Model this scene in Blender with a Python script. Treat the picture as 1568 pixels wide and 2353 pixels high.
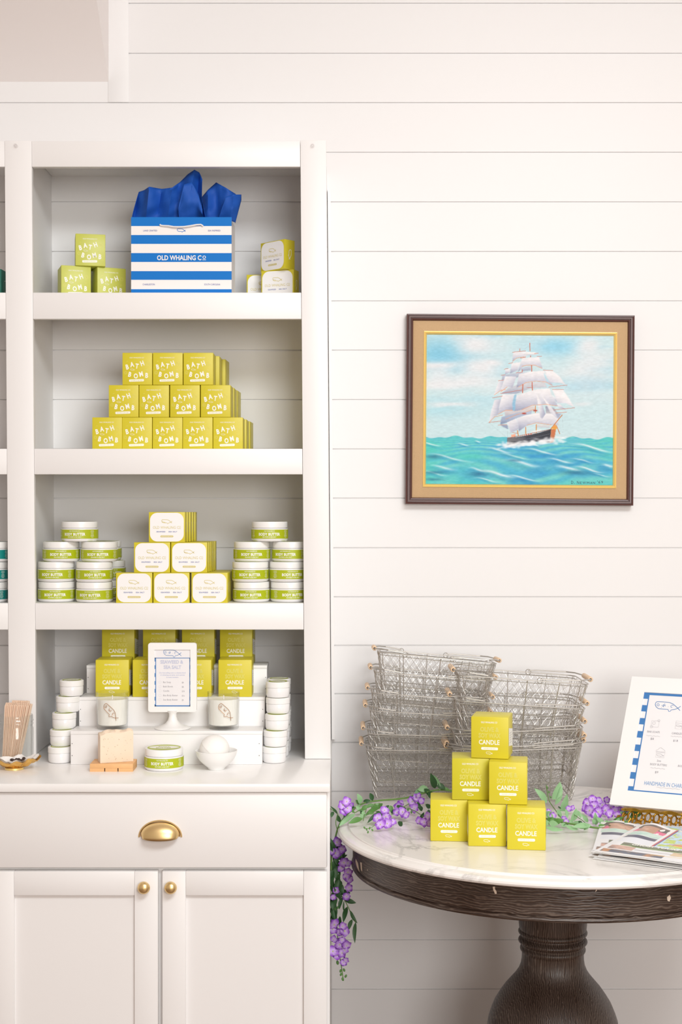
import bpy, bmesh, math, random
import numpy as np
from mathutils import Vector, Matrix
R = math.radians
PI = math.pi
for o in list(bpy.data.objects): bpy.data.objects.remove(o)
S = bpy.context.scene
col = S.collection
# ------------------------------------------------------------------ camera
F = 3268.0; CX = 784.0; CY = 1176.5; ZC = 1.506      # 50 mm level view, eye height 1.506 m
cam = bpy.data.cameras.new('camera'); co = bpy.data.objects.new('camera', cam); col.objects.link(co)
cam.sensor_fit = 'VERTICAL'; cam.sensor_height = 36.0; cam.lens = 36.0 * F / 2353.0
co.location = (0, 0, ZC); co.rotation_euler = (R(90), 0, 0); cam.clip_start = .05
S.camera = co
# ------------------------------------------------------------------ world, light, exposure
w = bpy.data.worlds.new('world'); S.world = w; w.use_nodes = True
bg = w.node_tree.nodes['Background']; bg.inputs[0].default_value = (1.0, .835, .715, 1); bg.inputs[1].default_value = .42
def area(name, loc, target, sx, sy, power, color):
    l = bpy.data.lights.new(name, 'AREA'); l.shape = 'RECTANGLE'; l.size = sx; l.size_y = sy; l.energy = power; l.color = color
    o = bpy.data.objects.new(name, l); col.objects.link(o); o.location = loc
    o.rotation_euler = (Vector(target) - Vector(loc)).to_track_quat('-Z', 'Y').to_euler(); return o
area('skylight', (.75, .75, 3.22), (.4, 1.6, 1.0), 1.7, 1.1, 84, (.94, .985, 1.0))
area('front_window_light', (1.3, -1.9, 1.9), (-.3, 3.6, 1.1), 1.8, 1.5, 80, (1.0, .98, .95))
S.view_settings.view_transform = 'Standard'; S.view_settings.look = 'None'
S.view_settings.exposure = .26; S.view_settings.gamma = 1.0; S.view_settings.use_curve_mapping = False

# ------------------------------------------------------------------ helpers
def P(px, py, Y): return Vector(((px - CX) * Y / F, Y, ZC - (py - CY) * Y / F))
def X_(px, Y): return (px - CX) * Y / F
def Z_(py, Y): return ZC - (py - CY) * Y / F
def lin(c):
    return tuple(((v/255)/12.92 if v/255 <= .04045 else ((v/255+.055)/1.055)**2.4) for v in c) + (1.0,)
def mat(name, rgb, rough=.6, metal=0, spec=.5, bump=0, bscale=200, var=0, vscale=8, **kw):
    m = bpy.data.materials.new(name); m.use_nodes = True; nt = m.node_tree; b = nt.nodes['Principled BSDF']
    b.inputs['Base Color'].default_value = lin(rgb); b.inputs['Roughness'].default_value = rough
    b.inputs['Metallic'].default_value = metal; b.inputs['Specular IOR Level'].default_value = spec
    for k, v in kw.items(): b.inputs[k.replace('_', ' ')].default_value = v
    if bump or var:
        tc = nt.nodes.new('ShaderNodeTexCoord')
    if bump:
        n = nt.nodes.new('ShaderNodeTexNoise'); n.inputs['Scale'].default_value = bscale; n.inputs['Detail'].default_value = 3
        nt.links.new(tc.outputs['Object'], n.inputs['Vector'])
        bp = nt.nodes.new('ShaderNodeBump'); bp.inputs['Strength'].default_value = bump; bp.inputs['Distance'].default_value = .002
        nt.links.new(n.outputs[0], bp.inputs['Height']); nt.links.new(bp.outputs[0], b.inputs['Normal'])
    if var:
        n2 = nt.nodes.new('ShaderNodeTexNoise'); n2.inputs['Scale'].default_value = vscale; n2.inputs['Detail'].default_value = 4
        nt.links.new(tc.outputs['Object'], n2.inputs['Vector'])
        mx = nt.nodes.new('ShaderNodeMix'); mx.data_type = 'RGBA'
        c = lin(rgb); mx.inputs[6].default_value = tuple(max(0, v*(1-var)) for v in c[:3]) + (1,)
        mx.inputs[7].default_value = tuple(min(1, v*(1+var)) for v in c[:3]) + (1,)
        nt.links.new(n2.outputs[0], mx.inputs[0]); nt.links.new(mx.outputs[2], b.inputs['Base Color'])
    return m
def attr_mat(name, rough=.6, spec=.4, trans=0):
    m = bpy.data.materials.new(name); m.use_nodes = True; nt = m.node_tree; b = nt.nodes['Principled BSDF']
    a = nt.nodes.new('ShaderNodeAttribute'); a.attribute_name = 'Col'
    nt.links.new(a.outputs['Color'], b.inputs['Base Color'])
    b.inputs['Roughness'].default_value = rough; b.inputs['Specular IOR Level'].default_value = spec
    if trans:
        b.inputs['Subsurface Weight'].default_value = trans; b.inputs['Subsurface Scale'].default_value = .004
    return m
def glass_mat(name, tint=(1, 1, 1, 1), gloss=1.0):
    m = bpy.data.materials.new(name); m.use_nodes = True; nt = m.node_tree
    for n in list(nt.nodes):
        if n.type != 'OUTPUT_MATERIAL': nt.nodes.remove(n)
    out = [n for n in nt.nodes if n.type == 'OUTPUT_MATERIAL'][0]
    t = nt.nodes.new('ShaderNodeBsdfTransparent'); t.inputs[0].default_value = tint
    g = nt.nodes.new('ShaderNodeBsdfGlossy'); g.inputs['Roughness'].default_value = .04
    lw = nt.nodes.new('ShaderNodeLayerWeight'); pw = nt.nodes.new('ShaderNodeMath'); pw.operation = 'POWER'; pw.inputs[1].default_value = 4.0; nt.links.new(lw.outputs['Facing'], pw.inputs[0]); fr = nt.nodes.new('ShaderNodeMath'); fr.operation = 'MULTIPLY_ADD'; fr.inputs[1].default_value = .7; fr.inputs[2].default_value = .055; nt.links.new(pw.outputs[0], fr.inputs[0])
    ml = nt.nodes.new('ShaderNodeMath'); ml.operation = 'MULTIPLY'; ml.inputs[1].default_value = gloss
    mx = nt.nodes.new('ShaderNodeMixShader')
    nt.links.new(fr.outputs[0], ml.inputs[0]); nt.links.new(ml.outputs[0], mx.inputs[0])
    nt.links.new(t.outputs[0], mx.inputs[1]); nt.links.new(g.outputs[0], mx.inputs[2]); nt.links.new(mx.outputs[0], out.inputs[0])
    return m

class G:
    """collects faces of one mesh"""
    def __init__(s): s.v = []; s.f = []; s.m = []; s.c = None
    def add(s, vs, fs, m=0, M=None):
        o = len(s.v)
        if M is not None: vs = [M @ Vector(v) for v in vs]
        s.v += [tuple(v) for v in vs]; s.f += [tuple(i + o for i in f) for f in fs]; s.m += [m] * len(fs)
        return s
    def quad(s, a, b, c, d, m=0): return s.add([a, b, c, d], [(0, 1, 2, 3)], m)
    def box(s, x0, x1, y0, y1, z0, z1, m=0, M=None, bev=0):
        if bev <= 0:
            return s.add([(x0,y0,z0),(x1,y0,z0),(x1,y1,z0),(x0,y1,z0),(x0,y0,z1),(x1,y0,z1),(x1,y1,z1),(x0,y1,z1)],
                     [(3,2,1,0),(4,5,6,7),(0,1,5,4),(1,2,6,5),(2,3,7,6),(3,0,4,7)], m, M)
        bm = bmesh.new(); bmesh.ops.create_cube(bm, size=1)
        for v in bm.verts: v.co = Vector(((x0+x1)/2 + v.co.x*(x1-x0), (y0+y1)/2 + v.co.y*(y1-y0), (z0+z1)/2 + v.co.z*(z1-z0)))
        bmesh.ops.bevel(bm, geom=bm.edges[:], offset=bev, segments=2, affect='EDGES', profile=.5)
        bm.verts.index_update(); vs = [v.co.copy() for v in bm.verts]; fs = [[v.index for v in f.verts] for f in bm.faces]; bm.free()
        return s.add(vs, fs, m, M)
    def lathe(s, prof, n=40, m=0, M=None, c=(0, 0), a0=0, a1=2*PI):
        full = abs(a1 - a0 - 2*PI) < 1e-6; k = n if full else n + 1
        vs = [(c[0] + r*math.cos(a0+(a1-a0)*i/n), c[1] + r*math.sin(a0+(a1-a0)*i/n), z) for r, z in prof for i in range(k)]
        fs = []
        for j in range(len(prof)-1):
            for i in range(n):
                i2 = (i+1) % k
                fs.append((j*k+i, j*k+i2, (j+1)*k+i2, (j+1)*k+i))
        return s.add(vs, fs, m, M)
    def tube(s, pts, r, n=6, m=0, closed=False, M=None, cap=True):
        pts = [Vector(p) for p in pts]; N = len(pts); vs = []; up = None
        for i, p in enumerate(pts):
            if closed: t = pts[(i+1) % N] - pts[i-1]
            else: t = pts[min(i+1, N-1)] - pts[max(i-1, 0)]
            t = t.normalized() if t.length > 1e-9 else Vector((0, 0, 1))
            if up is None:
                up = Vector((0, 0, 1)) if abs(t.z) < .9 else Vector((1, 0, 0))
            a = (up - t*up.dot(t))
            a = a.normalized() if a.length > 1e-6 else t.orthogonal().normalized()
            up = a; b = t.cross(a); rr = r[i] if isinstance(r, (list, tuple)) else r
            for k in range(n): vs.append(p + (a*math.cos(2*PI*k/n) + b*math.sin(2*PI*k/n))*rr)
        fs = []
        for i in range(N if closed else N-1):
            j = (i+1) % N
            for k in range(n): fs.append((i*n+k, i*n+(k+1) % n, j*n+(k+1) % n, j*n+k))
        if cap and not closed: fs += [tuple(range(n-1, -1, -1)), tuple((N-1)*n+k for k in range(n))]
        return s.add(vs, fs, m, M)
    def ribbon(s, pts, wd, M, m=0, closed=False):
        """flat stroke of width wd in local xy"""
        N = len(pts); vs = []
        for i in range(N):
            a = pts[(i-1) % N] if (closed or i) else pts[i]; b = pts[(i+1) % N] if (closed or i < N-1) else pts[i]
            t = Vector((b[0]-a[0], b[1]-a[1])); t = t.normalized() if t.length > 1e-9 else Vector((1, 0))
            n = Vector((-t.y, t.x))*wd/2
            vs += [(pts[i][0]+n.x, pts[i][1]+n.y, 0), (pts[i][0]-n.x, pts[i][1]-n.y, 0)]
        fs = [(2*i, 2*i+1, 2*((i+1) % N)+1, 2*((i+1) % N)) for i in range(N if closed else N-1)]
        return s.add(vs, fs, m, M)
    def poly(s, pts, m=0, M=None): return s.add([(p[0], p[1], p[2] if len(p) > 2 else 0) for p in pts], [tuple(range(len(pts)))], m, M)
    def text(s, t, h, M, m=0, xs=.72, bold=.02, sp=1.0, outline=0, maxw=None, wrap=None, align='C'):
        vs, fs, wd = text_geo(t, xs, bold, sp, outline)
        k = h
        if maxw: sx = min(maxw/(wd*k), 1.45)
        else: sx = 1
        off = {'C': -wd/2, 'L': 0, 'R': -wd}[align]
        vs = [((v[0]+off)*k*sx, v[1]*k, v[2]*k) for v in vs]
        if wrap: vs = [(wrap*math.sin(v[0]/wrap), v[1], -wrap*math.cos(v[0]/wrap)) for v in vs]
        return s.add(vs, fs, m, M)
    def build(s, name, mats, parent=None, loc=None, rot=None, smooth=35, flat=False):
        me = bpy.data.meshes.new(name); me.from_pydata(s.v, [], s.f)
        if not isinstance(mats, (list, tuple)): mats = [mats]
        for mm in mats: me.materials.append(mm)
        if len(mats) > 1: me.polygons.foreach_set('material_index', s.m)
        if s.c is not None:
            at = me.color_attributes.new('Col', 'FLOAT_COLOR', 'POINT'); at.data.foreach_set('color', np.array(s.c, dtype=np.float32).ravel())
        me.update()
        if not flat:
            me.polygons.foreach_set('use_smooth', [True]*len(me.polygons)); me.set_sharp_from_angle(angle=R(smooth))
        o = bpy.data.objects.new(name, me); col.objects.link(o)
        if parent is not None: o.parent = parent
        if loc is not None: o.location = loc
        if rot is not None: o.rotation_euler = rot
        return o
_tc = {}
def text_geo(t, xs, bold, sp, outline):
    key = (t, xs, bold, sp, outline)
    if key in _tc: return _tc[key]
    cu = bpy.data.curves.new('lettering', 'FONT'); cu.body = t; cu.size = 1; cu.resolution_u = 2; cu.space_character = sp
    if outline: cu.fill_mode = 'NONE'; cu.bevel_depth = outline; cu.bevel_resolution = 0
    else: cu.offset = bold; cu.fill_mode = 'FRONT'
    o = bpy.data.objects.new('lettering', cu); col.objects.link(o)
    bpy.context.view_layer.update()
    dg = bpy.context.evaluated_depsgraph_get(); e = o.evaluated_get(dg); me = e.to_mesh()
    vs = [v.co.copy() for v in me.vertices]; fs = [tuple(p.vertices) for p in me.polygons]; e.to_mesh_clear()
    bpy.data.objects.remove(o); bpy.data.curves.remove(cu)
    CAPH = .729
    x0 = min(v.x for v in vs); x1 = max(v.x for v in vs)
    vs = [((v.x-x0)*xs/CAPH, v.y/CAPH, v.z*.15/CAPH) for v in vs]
    _tc[key] = (vs, fs, (x1-x0)*xs/CAPH); return _tc[key]
def rrect(w_, h_, r, n=6, cx=0, cy=0):
    pts = []
    for (sx, sy, a) in ((1, 1, 0), (-1, 1, 90), (-1, -1, 180), (1, -1, 270)):
        for i in range(n+1):
            t = R(a + 90*i/n); pts.append((cx+sx*(w_/2-r)+r*math.cos(t), cy+sy*(h_/2-r)+r*math.sin(t)))
    return pts
WH = [(-.46,.19),(-.35,.2),(-.1,.2),(.05,.19),(.2,.13),(.33,.02),(.40,-.04),(.5,-.14)]
WH2 = [(.5,.05),(.40,-.04),(.3,-.10),(.16,-.13),(.12,-.2),(.07,-.21),(.03,-.12),(-.15,-.12),(-.35,-.11),(-.45,-.04),(-.5,.06),(-.49,.15),(-.46,.19)]
def whale(g, w_, M, m=0, th=.018, letters=True, mouth=False):
    for L in (WH, WH2): g.ribbon([(x*w_, y*w_) for x, y in L], th*w_, M, m)
    if letters:
        for ch, x, y, a in (('O', -.37, .05, 15), ('.', -.24, -.01, 0), ('W', -.12, .04, 35), ('.', .02, .04, 0), ('C', .13, .03, -25)):
            g.text(ch, .13*w_, M @ Matrix.Translation((x*w_, (y-.05)*w_, 0)) @ Matrix.Rotation(R(a), 4, 'Z'), m, xs=.8, bold=.0)
    if mouth: g.ribbon([(-.49*w_, 0), (-.3*w_, -.03*w_), (-.15*w_, -.06*w_)], th*w_, M, m)
def front(y, cx=0, cz=0):                    # maps local xy to a front face at depth y
    return Matrix.Translation((cx, y, cz)) @ Matrix.Rotation(R(90), 4, 'X')
def tag(o, label=None, cat=None, group=None, kind=None):
    if label: o['label'] = label
    if cat: o['category'] = cat
    if group: o['group'] = group
    if kind: o['kind'] = kind
    return o
def empty(name, loc=(0, 0, 0), rz=0):
    o = bpy.data.objects.new(name, None); o.empty_display_size = .02; col.objects.link(o); o.location = loc; o.rotation_euler = (0, 0, rz); return o
def copy_tree(o, parent=None):
    c = o.copy(); col.objects.link(c)
    if parent: c.parent = parent
    for ch in list(kids.get(o.name, [])) or [x for x in bpy.data.objects if x.parent == o]: copy_tree(ch, c)
    return c
kids = {}
class Proto:
    """first use returns the original, later uses a copy"""
    def __init__(s, o): s.o = o; s.used = False
    def get(s):
        if not s.used: s.used = True; return s.o
        return copy_tree(s.o)
def place_front(o, w_, d_, pxl, Yl, th, z):
    """stand a box with its front left corner at column pxl, depth Yl"""
    t = R(th); X0 = X_(pxl, Yl)
    o.location = (X0 + math.cos(t)*w_/2 - math.sin(t)*d_/2, Yl + math.sin(t)*w_/2 + math.cos(t)*d_/2, z); o.rotation_euler = (0, 0, t)
    return o

# ------------------------------------------------------------------ materials
M_wall = mat('wall_paint', (237, 236, 236), .45, bump=.03, bscale=60)
M_cab = mat('cabinet_paint', (240, 238, 237), .38, bump=.05, bscale=45)
M_counter = mat('counter_paint', (243, 241, 239), .22, bump=.02, bscale=30)
M_ceil = mat('ceiling_paint', (240, 234, 232), .8)
M_floor = mat('floor_wood', (128, 98, 78), .5, var=.15, vscale=3)
M_brass = mat('brushed_brass', (238, 208, 150), .34, .92)
M_white = mat('white_plastic', (244, 243, 241), .28)
M_lidw = mat('white_lid', (243, 242, 240), .3)
M_cream = mat('jar_cream', (240, 239, 239), .18)
M_lime = mat('lime_card', (214, 200, 46), .42)
M_lime2 = mat('pale_lime_card', (200, 204, 88), .38)
M_lime3 = mat('olive_lime_card', (204, 194, 40), .42)
M_ink = mat('white_ink', (246, 246, 238), .5)
M_ink2 = mat('pale_lime_ink', (228, 222, 120), .5)
M_panel = mat('white_label', (246, 245, 244), .5)
M_gold_ink = mat('mustard_ink', (216, 202, 128), .5)
M_blue_ink = mat('navy_ink', (92, 104, 168), .5)
M_jarlabel = mat('green_label', (176, 188, 24), .4)
M_teal = mat('teal_label', (0, 134, 128), .4)
M_tealcard = mat('teal_card', (8, 118, 100), .45)
M_blue = mat('bag_blue', (0, 116, 202), .6, spec=.3)
M_bagw = mat('bag_white', (243, 239, 236), .5)
M_tissue = mat('blue_tissue', (12, 82, 178), .7, bump=.5, bscale=40)
M_rope = mat('white_rope', (238, 234, 230), .8, bump=.4, bscale=500)
M_signblue = mat('sign_blue', (62, 122, 184), .5)
M_lav = mat('lavender_ink', (176, 184, 216), .5)
M_grey_ink = mat('grey_ink', (158, 156, 162), .5)
M_glass = glass_mat('clear_glass', (.993, .999, .995, 1), 1.0)
M_wax = mat('white_wax', (252, 250, 245), .45)
M_copper = mat('copper_foil', (190, 128, 62), .3, .7)
M_steel = mat('galvanised_wire', (196, 192, 186), .36, .75)
M_grip = mat('pale_wood_grip', (236, 204, 168), .5, var=.08, vscale=60)
M_hole = mat('grip_bore', (60, 42, 30), .8)
M_soap = mat('cream_soap', (238, 216, 192), .5, var=.03, vscale=30, Subsurface_Weight=.1)
M_fleck = mat('brown_fleck', (150, 105, 60), .7)
M_tray = mat('cedar', (232, 180, 124), .5, var=.12, vscale=40)
M_slot = mat('dark_slot', (60, 34, 20), .9)
M_bomb = mat('bath_bomb', (248, 246, 242), .75, bump=.1, bscale=300)
M_nail = mat('nail_dot', (70, 62, 56), .7)
M_stick = mat('birch_stick', (242, 214, 190), .6, var=.06, vscale=50)
M_shellin = mat('shell_inside', (240, 236, 232), .3)
M_bean = mat('brown_beads', (54, 34, 28), .4)
M_pin = glass_mat('clear_pin', (.985, .98, .98, 1), 1.0)
M_frame = mat('mahogany_frame', (82, 44, 38), .3, var=.2, vscale=60)
M_linen = mat('linen_liner', (206, 172, 130), .8, bump=.6, bscale=900, var=.05, vscale=300)
M_goldf = mat('gilt', (244, 214, 136), .35, .45)
M_mat = mat('mat_board', (240, 239, 238), .6)
M_paper = mat('sign_paper', (236, 234, 236), .55)
M_stem = mat('green_stem', (104, 140, 70), .55)
M_leafd = mat('dark_leaf', (44, 84, 42), .5, var=.2, vscale=60)
M_leafl = mat('sage_leaf', (140, 182, 132), .5, var=.12, vscale=60)
M_leafm = mat('mid_leaf', (90, 138, 68), .5, var=.15, vscale=60)
M_petal = attr_mat('purple_petal', .6, .3)
M_orn = mat('ornate_gold', (184, 140, 52), .32, .9, bump=.6, bscale=120)
M_edge = mat('paper_edge', (240, 238, 234), .7)
M_print = attr_mat('printed_paper', .3, .5)
M_canvas = attr_mat('oil_canvas', .5, .3)

def shell_gold():
    m = mat('gold_shell', (232, 190, 112), .3, .9, bump=1.0, bscale=160); return m
M_shell = shell_gold()
def marble():
    m = bpy.data.materials.new('white_marble'); m.use_nodes = True; nt = m.node_tree; b = nt.nodes['Principled BSDF']
    tc = nt.nodes.new('ShaderNodeTexCoord')
    n1 = nt.nodes.new('ShaderNodeTexNoise'); n1.inputs['Scale'].default_value = 3.2; n1.inputs['Detail'].default_value = 9; n1.inputs['Roughness'].default_value = .62; n1.inputs['Distortion'].default_value = 1.2
    nt.links.new(tc.outputs['Object'], n1.inputs['Vector'])
    r1 = nt.nodes.new('ShaderNodeValToRGB'); e = r1.color_ramp.elements
    e[0].position = .465; e[0].color = (1, 1, 1, 1); e[1].position = .535; e[1].color = (1, 1, 1, 1)
    x = e.new(.5); x.color = (.62, .62, .62, 1)
    nt.links.new(n1.outputs[0], r1.inputs[0])
    n2 = nt.nodes.new('ShaderNodeTexNoise'); n2.inputs['Scale'].default_value = 5; n2.inputs['Detail'].default_value = 3
    nt.links.new(tc.outputs['Object'], n2.inputs['Vector'])
    r2 = nt.nodes.new('ShaderNodeValToRGB'); r2.color_ramp.elements[0].position = .42; r2.color_ramp.elements[0].color = (0, 0, 0, 1); r2.color_ramp.elements[1].position = .68
    nt.links.new(n2.outputs[0], r2.inputs[0])
    mx = nt.nodes.new('ShaderNodeMix'); mx.data_type = 'RGBA'; mx.inputs[6].default_value = (1, 1, 1, 1)
    nt.links.new(r2.outputs[0], mx.inputs[0]); nt.links.new(r1.outputs[0], mx.inputs[7])
    mm = nt.nodes.new('ShaderNodeMix'); mm.data_type = 'RGBA'; mm.blend_type = 'MULTIPLY'; mm.inputs[0].default_value = 1
    mm.inputs[6].default_value = lin((240, 236, 232)); nt.links.new(mx.outputs[2], mm.inputs[7]); nt.links.new(mm.outputs[2], b.inputs['Base Color'])
    b.inputs['Roughness'].default_value = .2; return m
M_marble = marble()
def darkwood(name, sc, ring, bdir='Z', dist=7, bs=.25):
    m = bpy.data.materials.new(name); m.use_nodes = True; nt = m.node_tree; b = nt.nodes['Principled BSDF']
    tc = nt.nodes.new('ShaderNodeTexCoord'); mp = nt.nodes.new('ShaderNodeMapping'); mp.inputs['Scale'].default_value = sc
    nt.links.new(tc.outputs['Object'], mp.inputs[0])
    wv = nt.nodes.new('ShaderNodeTexWave'); wv.wave_type = ring; wv.inputs['Scale'].default_value = 9; wv.inputs['Distortion'].default_value = dist; wv.inputs['Detail'].default_value = 3; wv.inputs['Detail Scale'].default_value = 1.3; wv.bands_direction = bdir
    nt.links.new(mp.outputs[0], wv.inputs[0])
    r = nt.nodes.new('ShaderNodeValToRGB'); e = r.color_ramp.elements
    e[0].position = .1; e[0].color = lin((66, 53, 46)); e[1].position = 1.0; e[1].color = lin((112, 100, 91))
    x = e.new(.7); x.color = lin((78, 64, 56))
    nt.links.new(wv.outputs[0], r.inputs[0])
    n = nt.nodes.new('ShaderNodeTexNoise'); n.inputs['Scale'].default_value = 7; n.inputs['Detail'].default_value = 5
    nt.links.new(tc.outputs['Object'], n.inputs['Vector'])
    r2 = nt.nodes.new('ShaderNodeValToRGB'); r2.color_ramp.elements[0].position = .38; r2.color_ramp.elements[0].color = (.5, .40, .35, 1); r2.color_ramp.elements[1].position = .65; r2.color_ramp.elements[1].color = (1, 1, 1, 1)
    nt.links.new(n.outputs[0], r2.inputs[0])
    mm = nt.nodes.new('ShaderNodeMix'); mm.data_type = 'RGBA'; mm.blend_type = 'MULTIPLY'; mm.inputs[0].default_value = 1
    nt.links.new(r.outputs[0], mm.inputs[6]); nt.links.new(r2.outputs[0], mm.inputs[7]); nt.links.new(mm.outputs[2], b.inputs['Base Color'])
    bp = nt.nodes.new('ShaderNodeBump'); bp.inputs['Strength'].default_value = bs; bp.inputs['Distance'].default_value = .0015
    nt.links.new(wv.outputs[0], bp.inputs['Height']); nt.links.new(bp.outputs[0], b.inputs['Normal'])
    b.inputs['Roughness'].default_value = .38; return m
M_apron = darkwood('weathered_dark_wood', (1.5, 1.5, 6.5), 'BANDS', 'Z', 11)
M_ped = darkwood('weathered_pedestal_wood', (8.5, 8.5, 1.5), 'BANDS', 'X', 8)

# ------------------------------------------------------------------ the room
YW = 3.715; YS = 3.404; YB = 3.105
grooves = [8, 123, 236.5, 350.5, 464.5, 578.5, 692, 805, 918.5, 1032, 1145, 1259, 1371.5, 1483, 1594, 1706, 1818.5, 1932, 2045, 2158.6, 2272, 2385]
zg = [Z_(y, YW) for y in grooves]
while zg[-1] > .15: zg.append(zg[-1] - .129)
while zg[0] < 3.1: zg.insert(0, zg[0] + .129)
g = G(); gw = .0034; gd = .0045; prof = [(YW, 0)]
for z in reversed(zg): prof += [(YW, z-gw/2), (YW+gd, z-gw/2+.0004), (YW+gd, z+gw/2-.0004), (YW, z+gw/2)]
prof.append((YW, 3.3)); n = len(prof)
g.add([(-3.2, y, z) for y, z in prof] + [(3.2, y, z) for y, z in prof], [(i, i+n, i+1+n, i+1) for i in range(n-1)])
g.box(-3.2, 3.2, YW+.02, YW+.1, 0, 3.3)
tag(g.build('wall_back', M_wall, flat=True), kind='structure')
g = G(); g.box(-3.2, 3.2, -2.5, YW+.1, -.06, 0); tag(g.build('floor', M_floor), kind='structure')
g = G(); g.box(-3.2, 3.2, -2.5, YW+.1, 3.3, 3.36); tag(g.build('ceiling', M_ceil), kind='structure')
g = G(); g.box(-.02, 3.2, YW-.014, YW, 0, .11, bev=.002); tag(g.build('baseboard_back', M_cab), kind='structure')
# sloping soffit in the upper left corner, rising towards the room, with its edge board on the wall
g = G(); xe = X_(250, YW); zs = Z_(188, YW); Y2 = 2.9; z2 = zs + (YW-Y2)*.80
g.add([(-3.2, YW, zs), (xe, YW, zs), (xe, Y2, z2), (-3.2, Y2, z2), (-3.2, YW, 3.3), (xe, YW, 3.3), (xe, Y2, 3.3), (-3.2, Y2, 3.3)],
      [(3, 2, 1, 0), (1, 2, 6, 5), (2, 3, 7, 6), (0, 1, 5, 4), (0, 4, 7, 3)])
tag(g.build('ceiling_slope', M_ceil, flat=True), kind='structure')
g = G(); g.box(X_(249, YW), X_(296, YW), YW-.002, YW, Z_(235, YW), 3.3, bev=.0006); tag(g.build('trim_1', M_wall), kind='structure')

# ------------------------------------------------------------------ shelving (leans a hair, as the photo shows)
def lean(o_):
    for v in o_.data.vertices: v.co.x += .0075 * (ZC + .30 - v.co.z)
    return o_
def sx(px): return X_(px, YS)
sh = tag(empty('shelving_unit', (0, 0, .9143)), 'white painted built-in shelving with four open bays beside the bare plank wall', 'shelves')
def spart(g, name, parent, m=M_cab, **k):
    o = lean(g.build(name, m, **k)); o.parent = parent; o.location = -Vector(parent.location); return o
zt = Z_(323, YS)
xoff = -.0035
def pxs(a): return sx(a) + xoff
RA = [(672, 733), (1031, 1090), (1386, 1447)]
g = G(); g.box(pxs(18), pxs(80), YS, YS+.019, .915, zt, bev=.0012); spart(g, 'stile', sh)
g = G(); g.box(pxs(698), pxs(757.5), YS, YS+.019, .915, zt+.001, bev=.0012); spart(g, 'stile', sh)
g = G(); g.box(pxs(80.3), pxs(697.4), YS+.001, YS+.019, Z_(383, YS), zt-.001, bev=.001); spart(g, 'header_rail', sh)
g = G(); g.box(pxs(50), pxs(65), YS+.0195, YW, .915, zt-.005); spart(g, 'side_panel', sh)
g = G(); g.box(pxs(738), pxs(756), YS+.0195, YW, .915, zt-.005); spart(g, 'side_panel', sh)
g = G(); g.box(pxs(66), pxs(737), YS+.0195, YW, Z_(334.6, YS), Z_(325, YS)); spart(g, 'top_board', sh)
for a, b in RA:
    o = empty('shelf', (0, 0, 0)); o.parent = sh
    g = G(); g.box(pxs(80.3), pxs(697.4), YS+.001, YS+.019, Z_(b, YS), Z_(a, YS), bev=.0014)
    r_ = spart(g, 'shelf_rail', sh)
    bpy.data.objects.remove(o)
    g = G(); g.box(pxs(66), pxs(737), YS+.0195, YW, Z_(a, YS)-.019, Z_(a, YS)-.0002); spart(g, 'shelf_board', sh)
g = G(); g.box(pxs(757.7), X_(764, YW), YW-.02, YW, .915, zt-.05); spart(g, 'scribe_strip', sh)
# neighbouring bay, cut by the left edge of the frame
sh2 = tag(empty('shelving_unit', (-.9, 0, .9143)), 'white built-in shelving bay cut off by the left edge of the photo', 'shelves')
g = G(); g.box(-1.42, pxs(17.7), YS+.001, YS+.019, Z_(383, YS), zt-.001, bev=.001); spart(g, 'header_rail', sh2)
g = G(); g.box(-1.42, pxs(49.7), YS+.0195, YW, Z_(334.6, YS), Z_(325, YS)); spart(g, 'top_board', sh2)
g = G(); g.box(-1.44, -1.42, YS+.0195, YW, .915, zt-.005); spart(g, 'side_panel', sh2)
g = G(); g.box(-1.485, -1.42, YS, YS+.019, .915, zt, bev=.0012); spart(g, 'stile', sh2)
g = G(); g.box(pxs(35), pxs(49.7), YS+.0195, YW, .915, zt-.02); spart(g, 'side_panel', sh2)
for a, b in RA:
    g = G(); g.box(-1.42, pxs(17.7), YS+.001, YS+.019, Z_(b, YS), Z_(a, YS), bev=.0014); spart(g, 'shelf_rail', sh2)
    g = G(); g.box(-1.42, pxs(34.7), YS+.0195, YW, Z_(a, YS)-.019, Z_(a, YS)-.0002); spart(g, 'shelf_board', sh2)
for px_, lb in ((37, 'clear push pin in the top of the left shelf post'), (718.5, 'clear push pin in the top of the right shelf post')):
    g = G(); Mx = Matrix.Rotation(R(90), 4, 'X')
    g.lathe([(0, 0), (.0048, 0), (.0048, .0016), (.0026, .003), (.0026, .0075), (.0042, .009), (.0042, .0105), (0, .0105)], 16, 0, Mx)
    o = g.build('push_pin', M_pin, loc=P(px_, 336, YS)); tag(o, lb, 'push pin', 'clear push pins on the shelf posts')

# ------------------------------------------------------------------ base cabinet and counter
zc = .9143
g = G(); g.box(-1.5, -.0235, 3.096, YW, zc-.0187, zc, bev=.0022)
tag(g.build('countertop', M_counter), 'white painted counter slab under the open shelves', 'countertop')
bc = tag(empty('base_cabinet', (-.38, 3.4, 0)), 'white shaker base cabinet with one wide drawer over two doors', 'cabinet')
def bpart(g, name, m=M_cab, parent=None, **k):
    o = g.build(name, m, **k); o.parent = parent or bc
    if parent is None: o.location = -Vector(bc.location)
    return o
g = G(); g.box(-1.5, -.0245, YB+.0205, YW-.0015, .09, zc-.019); g.box(-1.5, -.03, YB+.08, YW-.0015, 0, .09); bpart(g, 'body')
xr = X_(752, YB); xl = X_(-22, YB)
zb0 = Z_(1994.5, YB); zt0 = zc-.0205
dr = empty('drawer'); bpy.data.objects.remove(dr)
g = G(); g.box(xl, xr, YB, YB+.02, zb0, zt0, bev=.003); drw = bpart(g, 'drawer')
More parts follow.
